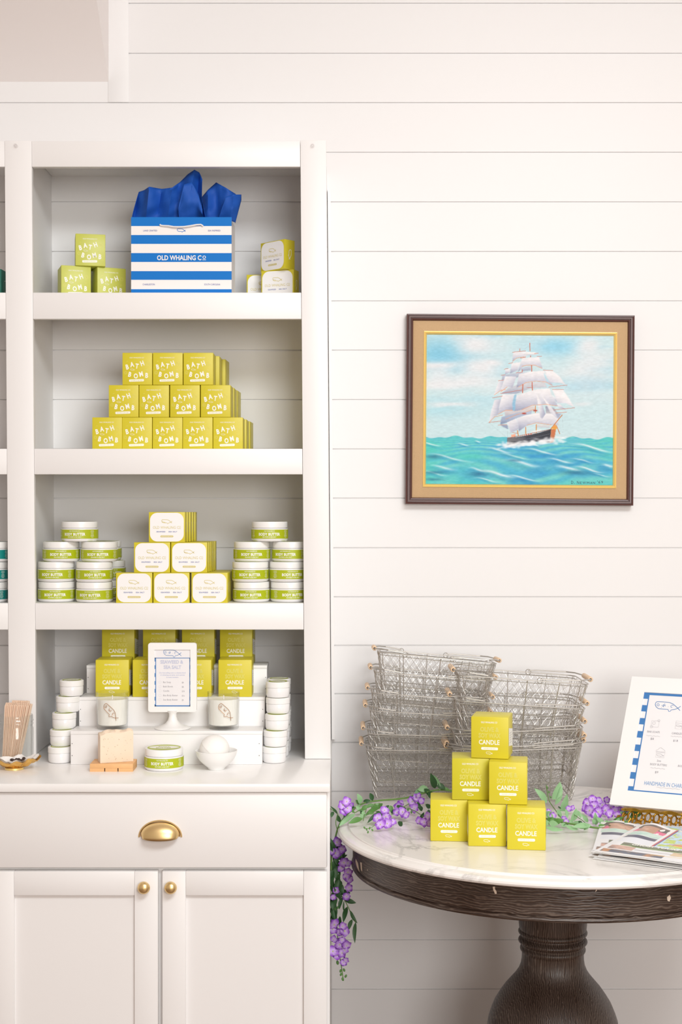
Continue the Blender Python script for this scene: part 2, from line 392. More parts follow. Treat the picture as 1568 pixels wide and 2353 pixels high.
# cup pull
g = G(); a_, b_, c_ = .0435, .033, .026; n1 = 28; n2 = 12; vs = []; fs = []
for i in range(n1+1):
    u = PI*i/n1; su = math.sin(u)
    for j in range(n2+1):
        t = (PI/2)*j/n2
        vs.append((-a_*math.cos(u)*(1-.10*math.sin(t)**2), -c_*su**.55*math.sin(t)**.9, b_*su**.85*math.cos(t)**.85 - .004*math.sin(t)*su))
for i in range(n1):
    for j in range(n2): k = i*(n2+1)+j; fs.append((k, k+1, k+n2+2, k+n2+1))
g.add(vs, fs)
rim = [(-(a_+.0028)*math.cos(PI*i/28), -.0012, (b_+.0025)*math.sin(PI*i/28)) for i in range(29)]
g.tube(rim, .0019, 6)
pl = bpart(g, 'cup_pull', M_brass, drw, smooth=60); pl.location = P(368.5, 1923, YB)
so = pl.modifiers.new('thickness', 'SOLIDIFY'); so.thickness = .0012
ztd = Z_(2002.5, YB); fw = .0512
def door(x0, x1, kx, nm, lab):
    z0 = .10; g = G(); y0 = YB; y1 = YB+.02
    g.box(x0, x0+fw, y0, y1, z0, ztd, bev=.0012); g.box(x1-fw, x1, y0, y1, z0, ztd, bev=.0012)
    g.box(x0+fw+.0003, x1-fw-.0003, y0+.0003, y1, ztd-.0525, ztd, bev=.0008); g.box(x0+fw+.0003, x1-fw-.0003, y0+.0003, y1, z0, z0+.0525, bev=.0008)
    g.box(x0+fw-.004, x1-fw+.004, y0+.009, y1-.002, z0+.05, ztd-.05)
    d = bpart(g, 'door')
    k = G(); k.lathe([(.0001, -.0245), (.005, -.0241), (.0095, -.0222), (.0126, -.0182), (.0138, -.0135), (.0126, -.0092), (.009, -.0062), (.0055, -.005), (.0048, -.002), (.0062, 0)], 32, 0, Matrix.Rotation(R(-90), 4, 'X'))
    kk = bpart(k, 'knob', M_brass, d, smooth=60); kk.location = P(kx, 2036.5, YB); return d
door(xl, X_(363, YB), 332.5, 'door', '')
door(X_(373, YB), xr, 394, 'door', '')

# ------------------------------------------------------------------ boxed goods prototypes
def bomb_box_mesh(nm, card):
    w_, d_, h_ = .0725, .0725, .0782; g = G(); g.box(-w_/2, w_/2, -d_/2, d_/2, 0, h_, 0, bev=.0012)
    k = w_/244
    def at_(x, y, a=0): return front(-d_/2-.0003, (x-235)*k, (890-y)*k) @ Matrix.Rotation(R(a), 4, 'Z')
    def side(x, y, a=0): return Matrix.Rotation(R(90), 4, 'Z') @ at_(x, y, a)
    for F_ in (at_, side):
        if F_ is at_:
            g.text('OLD WHALING CO', 10*k, F_(231, 672), 1, bold=.01, maxw=118*k)
            for ch, x, y, a in (('B', 153, 742, 12), ('A', 192, 722, 10), ('T', 233, 735, -8), ('H', 275, 713, 20), ('B', 175, 803, -14), ('O', 223, 816, 6), ('M', 266, 800, 14), ('B', 313, 811, -4)):
                g.text(ch, 40*k, F_(x, y, a) @ Matrix.Translation((0, -20*k, 0)), 1, xs=.78, bold=.035)
            g.poly(rrect(122*k, 19*k, 7*k), 1, F_(229, 853, 2)); g.text('SEAWEED & SEA SALT', 8*k, F_(229, 857, 2) @ Matrix.Translation((0, 0, .0001)), 0, bold=0, maxw=100*k)
            for (x, y, r0) in ((320, 717, 20), (140, 790, 16)):
                for q in range(14):
                    t = 2*PI*q/14; g.ribbon([(r0*.35*k*math.cos(t), r0*.35*k*math.sin(t)), (r0*k*math.cos(t), r0*k*math.sin(t))], 1.3*k, F_(x, y), 2)
            whale(g, 34*k, F_(196, 766), 1, .05, False)
            g.ribbon([(-8*k, 0), (8*k, 2*k)], 2*k, F_(313, 765, -8), 2); g.ribbon([(-6*k, 0), (6*k, 0)], 2*k, F_(315, 772), 2); g.ribbon([(-6*k, -3*k), (0, 3*k), (6*k, -1*k)], 2*k, F_(153, 698), 2)
        else:
            for q in range(7): g.ribbon([(-14*k, 0), ((14-q % 3*5)*k, 0)], 2.5*k, F_(165, 660+q*9), 2)
            for q in range(6): g.ribbon([(-14*k, 0), ((12-q % 2*6)*k, 0)], 2.5*k, F_(300, 820+q*8), 2)
            for q in range(6): g.ribbon([(-14*k, 0), ((12-q % 2*6)*k, 0)], 2.5*k, F_(165, 820+q*8), 2)
    return Proto(g.build(nm, [card, M_ink, M_ink2])), w_, d_, h_
pb1, bw, bd, bh = bomb_box_mesh('bath_bomb_box', M_lime)
pb2, *_ = bomb_box_mesh('bath_bomb_box', M_lime2)
def soap_box_mesh():
    w_, d_, h_ = .0868, .0345, .0725; g = G(); g.box(-w_/2, w_/2, -d_/2, d_/2, 0, h_, 0, bev=.0008)
    k = w_/84.5; yf = -d_/2-.0003; A = front(yf)
    g.poly(rrect(79*k, 67*k, 17*k, 8, 0, 35.3*k), 1, A)
    B = front(yf-.0002); whale(g, 24*k, front(yf-.0002, 0, 48*k), 2, .045, False, True)
    g.ribbon([(-20*k, 0), (-15*k, .5*k)], .5*k, front(yf-.0002, 0, 47*k), 4); g.ribbon([(15*k, .5*k), (20*k, 0)], .5*k, front(yf-.0002, 0, 47*k), 4)
    g.text('OLD WHALING C', 6.6*k, front(yf-.0002, -2.2*k, 31.5*k), 2, xs=.62, bold=.0, maxw=61*k)
    g.text('O', 5*k, front(yf-.0002, 30.5*k, 33.2*k), 2, xs=.8, bold=0); g.ribbon([(-2*k, 0), (2*k, 0)], .8*k, front(yf-.0002, 30.5*k, 31.8*k), 2)
    g.text('SEAWEED', 3.0*k, front(yf-.0002, -14*k, 23.2*k), 3, bold=.03, sp=1.3, maxw=21*k); g.text('SEA SALT', 3.0*k, front(yf-.0002, 14*k, 23.2*k), 3, bold=.03, sp=1.3, maxw=20*k)
    g.poly(rrect(30.5*k, 4.4*k, 2*k, 4, 0, 13.8*k), 2, B); g.text('HANDMADE BAR SOAP', 1.9*k, front(yf-.0004, 0, 12.8*k), 1, bold=0, maxw=26*k)
    Sd = Matrix.Translation((w_/2+.0003, 0, h_/2)) @ Matrix.Rotation(R(90), 4, 'Z') @ Matrix.Rotation(R(90), 4, 'X') @ Matrix.Rotation(R(-90), 4, 'Z')
    whale(g, .024, Sd, 1, .05, False)
    g.ribbon(rrect(73*k, 61*k, 15*k, 6, 0, 35.3*k), .5*k, B, 1, True)
    return Proto(g.build('soap_box', [M_lime, M_panel, M_gold_ink, M_blue_ink, M_lidw])), w_, d_, h_
ps, sw, sd, sh_ = soap_box_mesh()
def candle_box_mesh(nm, card):
    w_, d_, h_ = .0805, .0805, .0892; g = G(); g.box(-w_/2, w_/2, -d_/2, d_/2, 0, h_, 0, bev=.0022)
    k = w_/460; yf = -d_/2-.0003
    def at_(x, y): return front(yf, (x-282)*k, (1685-y)*k)
    g.text('OLD WHALING CO', 22*k, at_(275, 1253), 1, bold=.015, maxw=200*k)
    g.text('OLIVE &', 56*k, at_(280, 1355), 2, xs=.62, outline=.028, maxw=230*k)
    g.text('SOY WAX', 56*k, at_(280, 1430), 2, xs=.62, outline=.028, maxw=268*k)
    g.text('CANDLE', 58*k, at_(276, 1512), 1, xs=.62, bold=.018, maxw=254*k)
    g.poly(rrect(206*k, 33*k, 14*k), 1, at_(281, 1562)); g.text('SEAWEED & SEA SALT', 13*k, at_(281, 1568) @ Matrix.Translation((0, 0, .0001)), 0, bold=0, maxw=150*k)
    whale(g, 76*k, at_(277, 1618), 1, .05, False)
    # side panels with a slanted white label, faint ring on the lid
    for sg in (1, -1):
        Sd = Matrix.Rotation(R(90*sg), 4, 'Z') @ front(yf, 0, 0)
        g.poly([(-w_*.47, .028), (w_*.45, .018), (w_*.45, .055), (-w_*.47, .066)], 1, Sd)
        for q in range(5): g.ribbon([(-.02, .028+q*.005), (.02, .0262+q*.005)], .0008, Sd @ Matrix.Translation((0, .004, .0001)), 3)
    Tp = Matrix.Translation((0, 0, h_+.0003))
    g.ribbon([(.022*math.cos(2*PI*i/32), .022*math.sin(2*PI*i/32)) for i in range(32)], .0006, Tp, 2, True)
    return Proto(g.build(nm, [card, M_ink, M_ink2, M_grey_ink])), w_, d_, h_
pc, cw, cd, ch_ = candle_box_mesh('candle_box', M_lime)
pc3, *_ = candle_box_mesh('candle_box', M_lime3)

# jars
def jar_proto(nm, lab, text='SEAWEED & SEA SALT'):
    r = .0452; H = .0486; root = empty(nm)
    g = G(); g.lathe([(0, .0008), (r-.008, .0003), (r-.0035, .0008), (r-.0008, .0045), (r-.0002, .008), (r-.0002, .0295), (r-.001, .0315), (r-.004, .0325), (r-.0048, .034)], 56)
    g.build('jar_body', M_cream, root)
    g = G(); rl = r+.0001; a0 = -PI/2-2.75; a1 = -PI/2+2.75
    g.lathe([(rl, .0075), (rl, .0293)], 60, 0, None, (0, 0), a0, a1)
    def cy(z): return Matrix.Translation((0, 0, z)) @ Matrix.Rotation(R(90), 4, 'X') @ Matrix.Diagonal((1, 1, -1, 1)) @ Matrix.Translation((0, 0, 0))
    W = rl+.0002
    def wt(t, h, z, dx=0, bold=.03, mw=None, m=1, xs=.75, sp=1.05):
        vs, fs, wd = text_geo(t, xs, bold, sp, 0); k = h; s_ = min(1.45, (mw/(wd*k)) if mw else 1)
        out = []
        for v in vs:
            x = (v[0]-wd/2)*k*s_+dx; a = x/W; out.append((W*math.sin(a), -W*math.cos(a), z+v[1]*k))
        g.add(out, fs, m)
    wt('OLD WHALING CO', .0028, .0245, mw=.026, bold=0.01); wt('BODY BUTTER', .0066, .0150, mw=.054, bold=.04); wt(text, .0024, .0103, mw=.034, bold=.02)
    for sgn in (1, -1):
        for q in range(7):
            a = sgn*1.02; L = .16 + .03*((q*3) % 4)
            pts = [(W*math.sin(a+L*(t/4-.5)), -W*math.cos(a+L*(t/4-.5))) for t in range(5)]; z = .0105+q*.0026
            for i in range(4):
                (x0, y0), (x1, y1) = pts[i], pts[i+1]; g.add([(x0, y0, z), (x1, y1, z), (x1, y1, z+.0006), (x0, y0, z+.0006)], [(0, 1, 2, 3)], 1)
    g.build('label', [lab, M_ink], root)
    g = G(); rl = .0436
    g.lathe([(rl-.003, .0335), (rl, .0337), (rl+.0001, .0470), (rl-.0006, .0482), (rl-.0018, H), (rl-.006, H+.0001), (0, H)], 56)
    l = g.build('lid', M_lidw, root)
    g = G(); g.lathe([(0, H+.0003), (.0385, H+.0003)], 40)
    Tm = Matrix.Translation((0, 0, H+.0005)); g.poly([(.0345*math.cos(t), .0345*math.sin(t)*.58) for t in [2*PI*i/30 for i in range(30)]], 1, Tm)
    g.text('BODY', .010, Tm @ Matrix.Translation((0, .001, .0002)), 0, bold=.02); g.text('BUTTER', .010, Tm @ Matrix.Translation((0, -.0125, .0002)), 0, bold=.02)
    ll = g.build('lid_label', [lab, M_ink], l); ll['label'] = 'printed green and white lid label'
    return Proto(root), r, H
pj, jr, jh = jar_proto('body_butter_jar', M_jarlabel)
pt, *_ = jar_proto('body_butter_jar', M_teal, 'SEA & COCO')
def mini_proto():
    r = .0285; root = empty('travel_jar')
    g = G(); g.lathe([(0, .0005), (r-.006, .0002), (r-.0028, .001), (r-.0007, .0055), (r-.0004, .0215), (r-.0015, .0235), (r-.003, .024)], 44); g.build('jar_body', M_cream, root)
    g = G(); g.lathe([(r-.002, .0236), (r+.0001, .024), (r+.0002, .0355), (r-.0012, .0375), (0, .0375)], 44); l = g.build('lid', M_lidw, root)
    g = G(); g.lathe([(0, .0377), (.0225, .0377)], 32); Tm = Matrix.Translation((0, 0, .0378))
    g.poly([(.0205*math.cos(t), .0205*math.sin(t)*.62) for t in [2*PI*i/26 for i in range(26)]], 1, Tm); g.text('BODY BUTTER', .0042, Tm @ Matrix.Translation((0, -.002, .0001)), 0, bold=.02)
    g.build('lid_label', [M_jarlabel, M_ink], l); return Proto(root)
pm = mini_proto()

# ------------------------------------------------------------------ top shelf
z1 = Z_(672, YS)
def put(proto, label, cat, group, wd, dp, pxl, Yl, th, z):
    o = proto.get(); place_front(o, wd, dp, pxl, Yl, th, z); tag(o, label, cat, group); return o
gp = 'pale bath bomb boxes on the top shelf'
put(pb2, 'pale lime bath bomb box, lower left of three beside the striped bag', 'box', gp, bw, bd, 140.7, 3.476, 18, z1)
put(pb2, 'pale lime bath bomb box nearest the striped gift bag', 'box', gp, bw, bd, 223.8, 3.500, 25, z1)
put(pb2, 'pale lime bath bomb box balanced on top of two others', 'box', gp, bw, bd, 173.5, 3.482, 12, z1+bh+.0002)
gp = 'soap boxes on the top shelf'
put(ps, 'white-fronted soap box half hidden, standing nearest the striped bag', 'box', gp, sw, sd, 567, 3.584, 0, z1)
put(ps, 'white-fronted soap box under a tilted one on the top shelf', 'box', gp, sw, sd, 600.7, 3.532, -20, z1)
put(ps, 'white-fronted soap box turned sideways on top of another by the right post', 'box', gp, sw, sd, 599.2, 3.553, -44, z1+sh_+.0002)

# gift bag
bag = tag(empty('gift_bag', (X_(417, 3.43), 3.43, z1)), 'blue and white striped paper gift bag stuffed with blue tissue', 'gift bag')
Bw = .2425; Bd = .11; Bh = (CY-499)*3.43/F-(CY-672)*YS/F
g = G(); hw = Bw/2; zt_ = Bh; 
def zy(py): return (CY-py)*3.43/F - (CY-672)*YS/F
st = [499, 519.5, 540, 560.5, 581.5, 602, 623, 643, 664.5, 672+5.2]
for i in range(9):
    a = zy(st[i]); b = max(zy(st[i+1]), 0)
    for (xa, ya, xb, yb) in ((-hw, 0, hw, 0), (hw, Bd, -hw, Bd)):
        g.add([(xa, ya, a), (xb, yb, a), (xb, yb, b), (xa, ya, b)], [(0, 3, 2, 1)], i % 2)
for sg in (1, -1):
    x = sg*hw; xi = sg*(hw-.004)
    g.add([(x, 0, 0), (xi, Bd/2, 0), (x, Bd, 0), (x, 0, zt_), (xi, Bd/2, zt_), (x, Bd, zt_)], [(0, 1, 4, 3), (1, 2, 5, 4)], 1)
    for q in range(7):
        y = .012+q*.013; xx = x - sg*.004*min(y, Bd-y)/(Bd/2) + sg*.0003; g.add([(xx, y, 0), (xx, y+.0012, 0), (xx, y+.0012, zt_), (xx, y, zt_)], [(0, 1, 2, 3)], 2)
g.box(-hw+.001, hw-.001, .001, Bd-.001, 0, .001, 1)
kx = 3.43/F
def bt(t, px_, py_, h, m, mw, bold=.01): g.text(t, h*kx, front(-.0003, (px_-417)*kx, zy(py_)), m, bold=bold, maxw=mw*kx, xs=.68)
bt('LAND CRAFTED', 345.5, 531.8, 4, 2, 32); bt('SEA INSPIRED', 492.5, 531.8, 4, 2, 29)
bt('CHARLESTON', 342, 655.5, 4, 2, 28); bt('SOUTH CAROLINA', 488, 655.5, 4, 2, 37)
bt('OLD WHALING C', 412, 597.6, 11.2, 1, 102, .025); bt('O', 469.5, 594.6, 7.5, 1, 8, .02)
g.ribbon([(-4*kx, 0), (4*kx, 0)], 1.3*kx, front(-.0003, (469.5-417)*kx, zy(597)), 1)
whale(g, 19*kx, front(-.0003, 0, zy(529.5)), 0, .06, False)
g.build('bag_body', [M_blue, M_bagw, M_blue_ink], bag, flat=True)
g = G(); pts = [((x-417)*kx, -.003 - .004*math.sin(PI*(x-369)/98), zy(y)) for x, y in ((368, 516.5), (370, 518.5), (376, 519.5), (388, 520.2), (400, 522.5), (412, 522.8), (424, 522.4), (438, 520.3), (452, 517.5), (462, 516.8), (466, 519), (467, 521))]
g.tube(pts, .0020, 8); g.build('rope_handle', M_rope, bag)
# tissue paper
def sheet(g, cols, nj=12, amp=.004, seed=0):
    rnd = random.Random(seed); cs = []
    for i in range(len(cols)-1):
        for s_ in range(4):
            t = s_/4; cs.append([a*(1-t)+b*t for a, b in zip(cols[i], cols[i+1])])
    cs.append(list(cols[-1])); N = len(cs); vs = []
    for i, (bx, by, tx, ty, Y) in enumerate(cs):
        for j in range(nj+1):
            t = j/nj; px_ = bx+(tx-bx)*t; py_ = by+(ty-by)*t
            Yc = 3.485+(Y-3.485)*min(1, .45+t) + amp*math.sin(px_*.22+3*t+seed)*t + amp*.6*math.sin(px_*.09-t*7+seed*2) + amp*.4*math.sin(py_*.2+px_*.1)
            v = P(px_, py_, min(max(Yc, 3.437), 3.533)); vs.append(v)
    g.add(vs, [(i*(nj+1)+j, (i+1)*(nj+1)+j, (i+1)*(nj+1)+j+1, i*(nj+1)+j+1) for i in range(N-1) for j in range(nj)])
g = G()
sheet(g, [(304,508,304,494,3.47),(308,508,319,441,3.49),(325,508,331,437,3.47),(335,508,343,429,3.445),(360,508,372,434,3.475),(385,508,396,431,3.45),(400,508,413,419,3.47),(415,508,432,400,3.46),(430,508,447,390,3.445),(450,508,458,396,3.47),(463,508,465,412,3.455),(468,508,463,447,3.48),(474,508,468,480,3.46)], seed=1)
sheet(g, [(412,506,409,478,3.45),(415,506,423,424,3.44),(430,506,440,418,3.438),(450,506,456,445,3.45),(464,506,466,482,3.44)], seed=3, amp=.003)
sheet(g, [(462,508,462,455,3.51),(478,508,478,436,3.49),(498,508,497,419,3.50),(515,508,520,432,3.475),(525,508,541,445,3.49),(538,508,545,450,3.50)], seed=5)
sheet(g, [(500,508,508,484,3.46),(515,508,519,452,3.45),(532,508,537,447,3.443),(540,511,555,447,3.465),(541,513,555,460,3.475)], seed=8, amp=.002)
o = g.build('tissue_paper', M_tissue, smooth=70); so = o.modifiers.new('thickness', 'SOLIDIFY'); so.thickness = .0005
tag(o, 'crumpled royal blue tissue paper poking out of the striped bag', 'tissue paper')

# ------------------------------------------------------------------ second shelf: pyramid of bath bomb boxes
z2_ = Z_(1031, YS); YF = 3.452
rows = [([211.7, 280.7, 350.6, 419.8, 489.5], 'bottom'), ([249.6, 319.7, 390.5, 461.2], 'middle'), ([281, 351, 421.3], 'top')]
names = ['leftmost', 'second from left', 'third from left', 'fourth from left', 'rightmost']
for r_, (xs_, nm) in enumerate(rows):
    n = len(xs_)
    for i, x in enumerate(xs_):
        which = 'rightmost' if i == n-1 else names[i]
        if n == 3 and i == 1: which = 'centre'
        put(pb1, 'bright yellow-lime bath bomb box, %s of the %s row of the pyramid' % (which, nm), 'box', 'bath bomb boxes in the pyramid', bw, bd, x+.3, YF+.0008*((i*7+r_) % 3), ((i*5+r_*3) % 3-1)*.5, z2_+r_*(bh+.0003))
    sft = [.004, .003, .009][r_]
    for q, nn in ((1, 'first'), (2, 'second')):
        Yb = YF+q*(bd+.004); X0 = X_(xs_[-1], YF)+q*sft
        put(pb1, 'lime bath bomb box %s behind the rightmost box of the pyramid %s row' % (nn, nm), 'box', 'bath bomb boxes in the pyramid', bw, bd, CX+X0*F/Yb, Yb, -2*q+1, z2_+r_*(bh+.0003))

# ------------------------------------------------------------------ third shelf: soap boxes and jars
z3 = Z_(1386, YS); YF = 3.412
srow = [([266.8, 352.3, 440.2], 'bottom'), ([308, 393.3], 'middle'), ([342.2], 'top')]
for r_, (xs_, nm) in enumerate(srow):
    n = len(xs_)
    for i, x in enumerate(xs_):
        lb = {3: ['left', 'centre', 'right'], 2: ['left', 'right'], 1: ['only']}[n][i]
        txt = 'lime and white soap box at the peak of the soap pyramid' if n == 1 else 'lime and white soap box, %s of the %s row of the soap pyramid' % (lb, nm)
        put(ps, txt, 'box', 'soap boxes in the pyramid', sw, sd, x, YF, [-.6, .4, -1.2][i] if n > 1 else -1.0, z3+r_*(sh_+.0003))
    for q in range(1, 5):
        Yb = YF+q*(sd+.0012); X0 = X_(xs_[-1], YF)+q*[.0006, .0016, .0026][r_]
        put(ps, 'lime soap box standing in the file behind the %s row of the soap pyramid' % nm if n > 1 else 'lime soap box in the file behind the peak of the soap pyramid', 'box', 'soap boxes filed behind the %s row' % nm, sw, sd, CX+X0*F/Yb, Yb, -.8+(q % 2), z3+r_*(sh_+.0003))
def putjar(proto, cx, Y, lvl, zb, label, group, spin=0, hh=None, cat='jar'):
    o = proto.get(); o.location = (X_(cx, Y), Y, zb+lvl*((hh or jh)+.0002)); o.rotation_euler = (0, 0, R(spin)); tag(o, label, cat, group); return o
gl = 'body butter jars on the left of the third shelf'; gr = 'body butter jars on the right of the third shelf'
for cx, Y, l, lb, sp in (
    (130.3, 3.478, 0, 'bottom jar of the stack against the left shelf wall', 6), (217.6, 3.462, 0, 'bottom jar of the stack next to the soap pyramid', -6),
    (129.8, 3.478, 1, 'second jar up in the stack against the left shelf wall', -3), (217.4, 3.462, 1, 'second jar up in the stack next to the soap pyramid', 12),
    (140.8, 3.478, 2, 'left jar of the third layer, left jar stack', 10), (229, 3.47, 2, 'right jar of the third layer, left jar stack', 4), (183, 3.474, 3, 'topmost jar of the left jar stack', -6)):
    putjar(pj, cx, Y, l, z3, 'green-labelled body butter jar, ' + lb, gl, sp)
for l, cx, lb in ((0, 247, 'floor level'), (1, 247.5, 'second layer'), (2, 238, 'third layer')):
    putjar(pj, cx, 3.567, l, z3, 'body butter jar mostly hidden behind the left jar stack, %s' % lb, 'jars behind the left jar stack', 25)
for cx, Y, l, lb, sp in (
    (578, 3.472, 0, 'bottom jar of the right pair of stacks, soap side', 2), (664, 3.474, 0, 'bottom jar of the right pair of stacks, post side', 16),
    (575.6, 3.470, 1, 'second jar up, soap side of the right pair of stacks', 2), (661.8, 3.472, 1, 'second jar up, post side of the right pair of stacks', 18),
    (579.3, 3.478, 2, 'left jar of the third layer, right jar stack', 3), (667, 3.478, 2, 'right jar of the third layer, right jar stack', -14), (620, 3.476, 3, 'topmost jar of the right jar stack', 2)):
    putjar(pj, cx, Y, l, z3, 'green-labelled body butter jar, ' + lb, gr, sp)
# neighbouring bay goods
for l, (cx, sp, lb) in enumerate(((-24, -6, 'lowest'), (-22, -4, 'middle'), (-17, 2, 'topmost'))):
    putjar(pt, cx, 3.462, l, z3, 'teal-labelled body butter jar, %s of three at the left photo edge' % lb, 'teal jars at the left edge', sp)
w_, d_, h_ = .0868, .0345, .0725
g = G(); g.box(-.036, .036, -.036, .036, 0, .066, 0, bev=.001)
Tm = Matrix.Rotation(R(90), 4, 'Z') @ front(-.0363, 0, .028); g.ribbon(rrect(.03, .026, .006), .0008, Tm, 1, True)
g.ribbon(rrect(.058, .05, .010, 6, 0, .0), .0008, front(-.0363, 0, .028), 1, True)
o = g.build('bath_bomb_box', [M_tealcard, M_ink]); o.location = (X_(11, 3.47)-.040, 3.50, z1); o.rotation_euler = (0, 0, R(-4))
tag(o, 'dark teal gift box at the left photo edge on the top shelf', 'box')

# ------------------------------------------------------------------ counter level: riser with candles
dz = [.5132, .4443, .377]; yf_ = [3.331, 3.412, 3.494, 3.580]
xa = [(162, 603), (181.5, 609), (199, 614)]
ri = tag(empty('display_riser', (X_(382, 3.331), 3.331, zc)), 'white painted three-step wooden display riser on the counter', 'display stand')
zb_ = 0
for i in range(3):
    g = G(); x0 = X_(xa[i][0], yf_[i])-ri.location.x; x1 = X_(xa[i][1], yf_[i])-ri.location.x; zt_ = ZC-dz[i]-zc
    y0 = yf_[i]-yf_[0]; y1 = (yf_[i+1]-yf_[0]) + (0 if i == 2 else .0)
    t = .008
    g.box(x0, x1, y0, y1-.0002, zt_-t, zt_, bev=.0005); g.box(x0+.0003, x1-.0003, y0+.0004, y0+t, .0002, zt_-t-.0002, bev=.0006)
    g.box(x0+.0005, x0+t, y0+t, y1-.0004, .0002, zt_-t); g.box(x1-t, x1-.0005, y0+t, y1-.0004, .0002, zt_-t)
    for q in (0, 1):
        for xx in (x0+.003, x1-.008 + .002*i):
            g.box(xx, xx+.0016, y0-.0001, y0+.001, zt_-.03-q*.028, zt_-.0285-q*.028, 1)
    g.build('step', [M_cab, M_nail], ri)
zB = ZC-dz[1]; zCc = ZC-dz[2]; zA = ZC-dz[0]
for i, x in enumerate((234, 328.3, 418, 505.3)):
    put(pc3, 'olive-lime candle box, %s of four on the highest riser step' % names[i].replace('fourth from left', 'rightmost'), 'box', 'candle boxes on the riser', cw, cd, x, 3.502, [1, -.5, 1, -1.5][i], zCc)
for i, x in enumerate((219.4, 304.6, 409, 502)):
    put(pc, 'lime candle box, %s of four on the middle riser step' % names[i].replace('fourth from left', 'rightmost'), 'box', 'candle boxes on the riser', cw, cd, x, 3.416, [1, .5, 0, .5][i], zB)
def candle(cx, Y, lb, rz):
    root = tag(empty('candle', (X_(cx, Y), Y, zA), R(rz)), lb, 'candle', 'white candles in glass')
    g = G(); ro, rt, H = .0358, .0386, .0878
    g.lathe([(0, .0004), (ro-.002, .0002), (ro, .002), (ro+.0006, .012), (rt, H-.001), (rt-.0008, H), (rt-.0018, H-.0008), (ro-.0012, .0115), (ro-.004, .0095), (0, .0095)], 56); g.build('glass', M_glass, root)
    g = G(); g.lathe([(0, .0100), (ro-.005, .0100), (ro-.0016, .0120), (rt-.0023, .0715), (rt-.006, .0708), (.004, .0700), (0, .0700)], 48); g.build('wax', M_wax, root)
    g = G(); g.tube([(0, 0, .0695), (.0006, 0, .0745), (.0002, 0, .079)], .0012, 6); g.build('wick', M_bagw, root)
    g = G(); Rr = .0385
    def wr(x, y, z0=.044): a = x/Rr; return (Rr*math.sin(a), -Rr*math.cos(a), z0+y)
    W0 = .046; ca, sa = math.cos(R(-42)), math.sin(R(-42))
    def strk(L, wd):
        N = len(L); L = [(x*W0, y*W0) for x, y in L]; L2 = []
        for i in range(N-1):
            for q in range(4): L2.append((L[i][0]*(1-q/4)+L[i+1][0]*q/4, L[i][1]*(1-q/4)+L[i+1][1]*q/4))
        L2.append(L[-1]); g.tube([wr(x*ca-y*sa, x*sa+y*ca) for x, y in L2], wd, 5)
    strk(WH, .0005); strk(WH2, .0005)
    strk([(-.4, .1), (-.34, .1), (-.33, .0), (-.38, -.02), (-.41, .03), (-.4, .1)], .0004)
    strk([(-.18, .12), (-.13, 0), (-.1, .08), (-.05, 0), (-.02, .12)], .0004); strk([(.2, .06), (.14, .08), (.11, .02), (.15, -.04), (.2, -.02)], .0004)
    g.build('foil_logo', M_copper, root)
candle(258.3, 3.370, 'white candle in clear glass standing directly behind the soap bar', 3)
candle(514, 3.370, 'white candle in clear glass standing behind the white bowl', 12)

# small white sign on a pedestal
sg_ = tag(empty('price_sign', (X_(397, 3.372), 3.372, zA)), 'small white framed price sign on a round foot between the candles', 'sign')
k = 3.365/F
g = G(); r0 = .0425
g.lathe([(0, 0), (r0-.002, 0), (r0, .0012), (r0-.002, .003), (.030, .0065), (.018, .012), (.0115, .020), (.0088, .029), (.0092, .036), (.014, .043), (0, .044)], 44, 0)
g.build('foot', M_white, sg_)
g = G(); wS = 111.5*k; hS = 159*k; zS = (1679.5-1640)*k-.001; yS = -.0065
out = rrect(wS, hS, .006, 6, 0, zS+hS/2); wi = 82.5*k; hi = 131*k; zi = (1679.5-1627.5)*k-.001; inn = rrect(wi, hi, .0008, 6, 0, zi+hi/2)
n = len(out)
for (ya, flip) in ((yS, 0), ):
    g.add([(x, ya, z) for x, z in out]+[(x, ya, z) for x, z in inn], [(i, (i+1) % n, n+(i+1) % n, n+i) for i in range(n)])
g.add([(x, yS, z) for x, z in out]+[(x, yS+.011, z) for x, z in out], [(i, (i+1) % n, n+(i+1) % n, n+i) for i in range(n)])
g.add([(x, yS, z) for x, z in inn]+[(x, yS+.004, z) for x, z in inn], [(i, (i+1) % n, n+(i+1) % n, n+i) for i in range(n)])
g.add([(x, yS+.011, z) for x, z in out], [tuple(range(n))])
g.build('sign_frame', M_white, sg_)
g = G(); yp = yS+.0035; g.add([(-wi/2, yp, zi), (wi/2, yp, zi), (wi/2, yp, zi+hi), (-wi/2, yp, zi+hi)], [(0, 1, 2, 3)], 0)
# paper coordinates from the close view: 9.807 px per photo px, origin (330,1460)
def sp_(x, y, lift=.0003): return front(yp-lift, (330+x/9.807-397)*k, (1679.5-(1460+y/9.807))*k-.001)
q9 = k/9.807
whale(g, 400*q9, sp_(655, 446), 1, .022)
def rect_(g, x0, y0, x1, y1, m, F_, l=.0003): 
    a = F_(x0, y0, l) @ Vector((0, 0, 0)); b = F_(x1, y0, l) @ Vector((0, 0, 0)); c = F_(x1, y1, l) @ Vector((0, 0, 0)); d = F_(x0, y1, l) @ Vector((0, 0, 0)); g.quad(a, b, c, d, m)
rect_(g, 255, 543, 1055, 557, 1, sp_); rect_(g, 258, 1617, 1058, 1640, 1, sp_); rect_(g, 268, 543, 285, 1640, 1, sp_); rect_(g, 1038, 543, 1052, 1640, 1, sp_)
for y in (543, 712, 890, 1068, 1246, 1424, 1590):
    rect_(g, 255, y, 270, min(y+85, 1640), 1, sp_); rect_(g, 1050, y, 1058, min(y+85, 1640), 1, sp_)
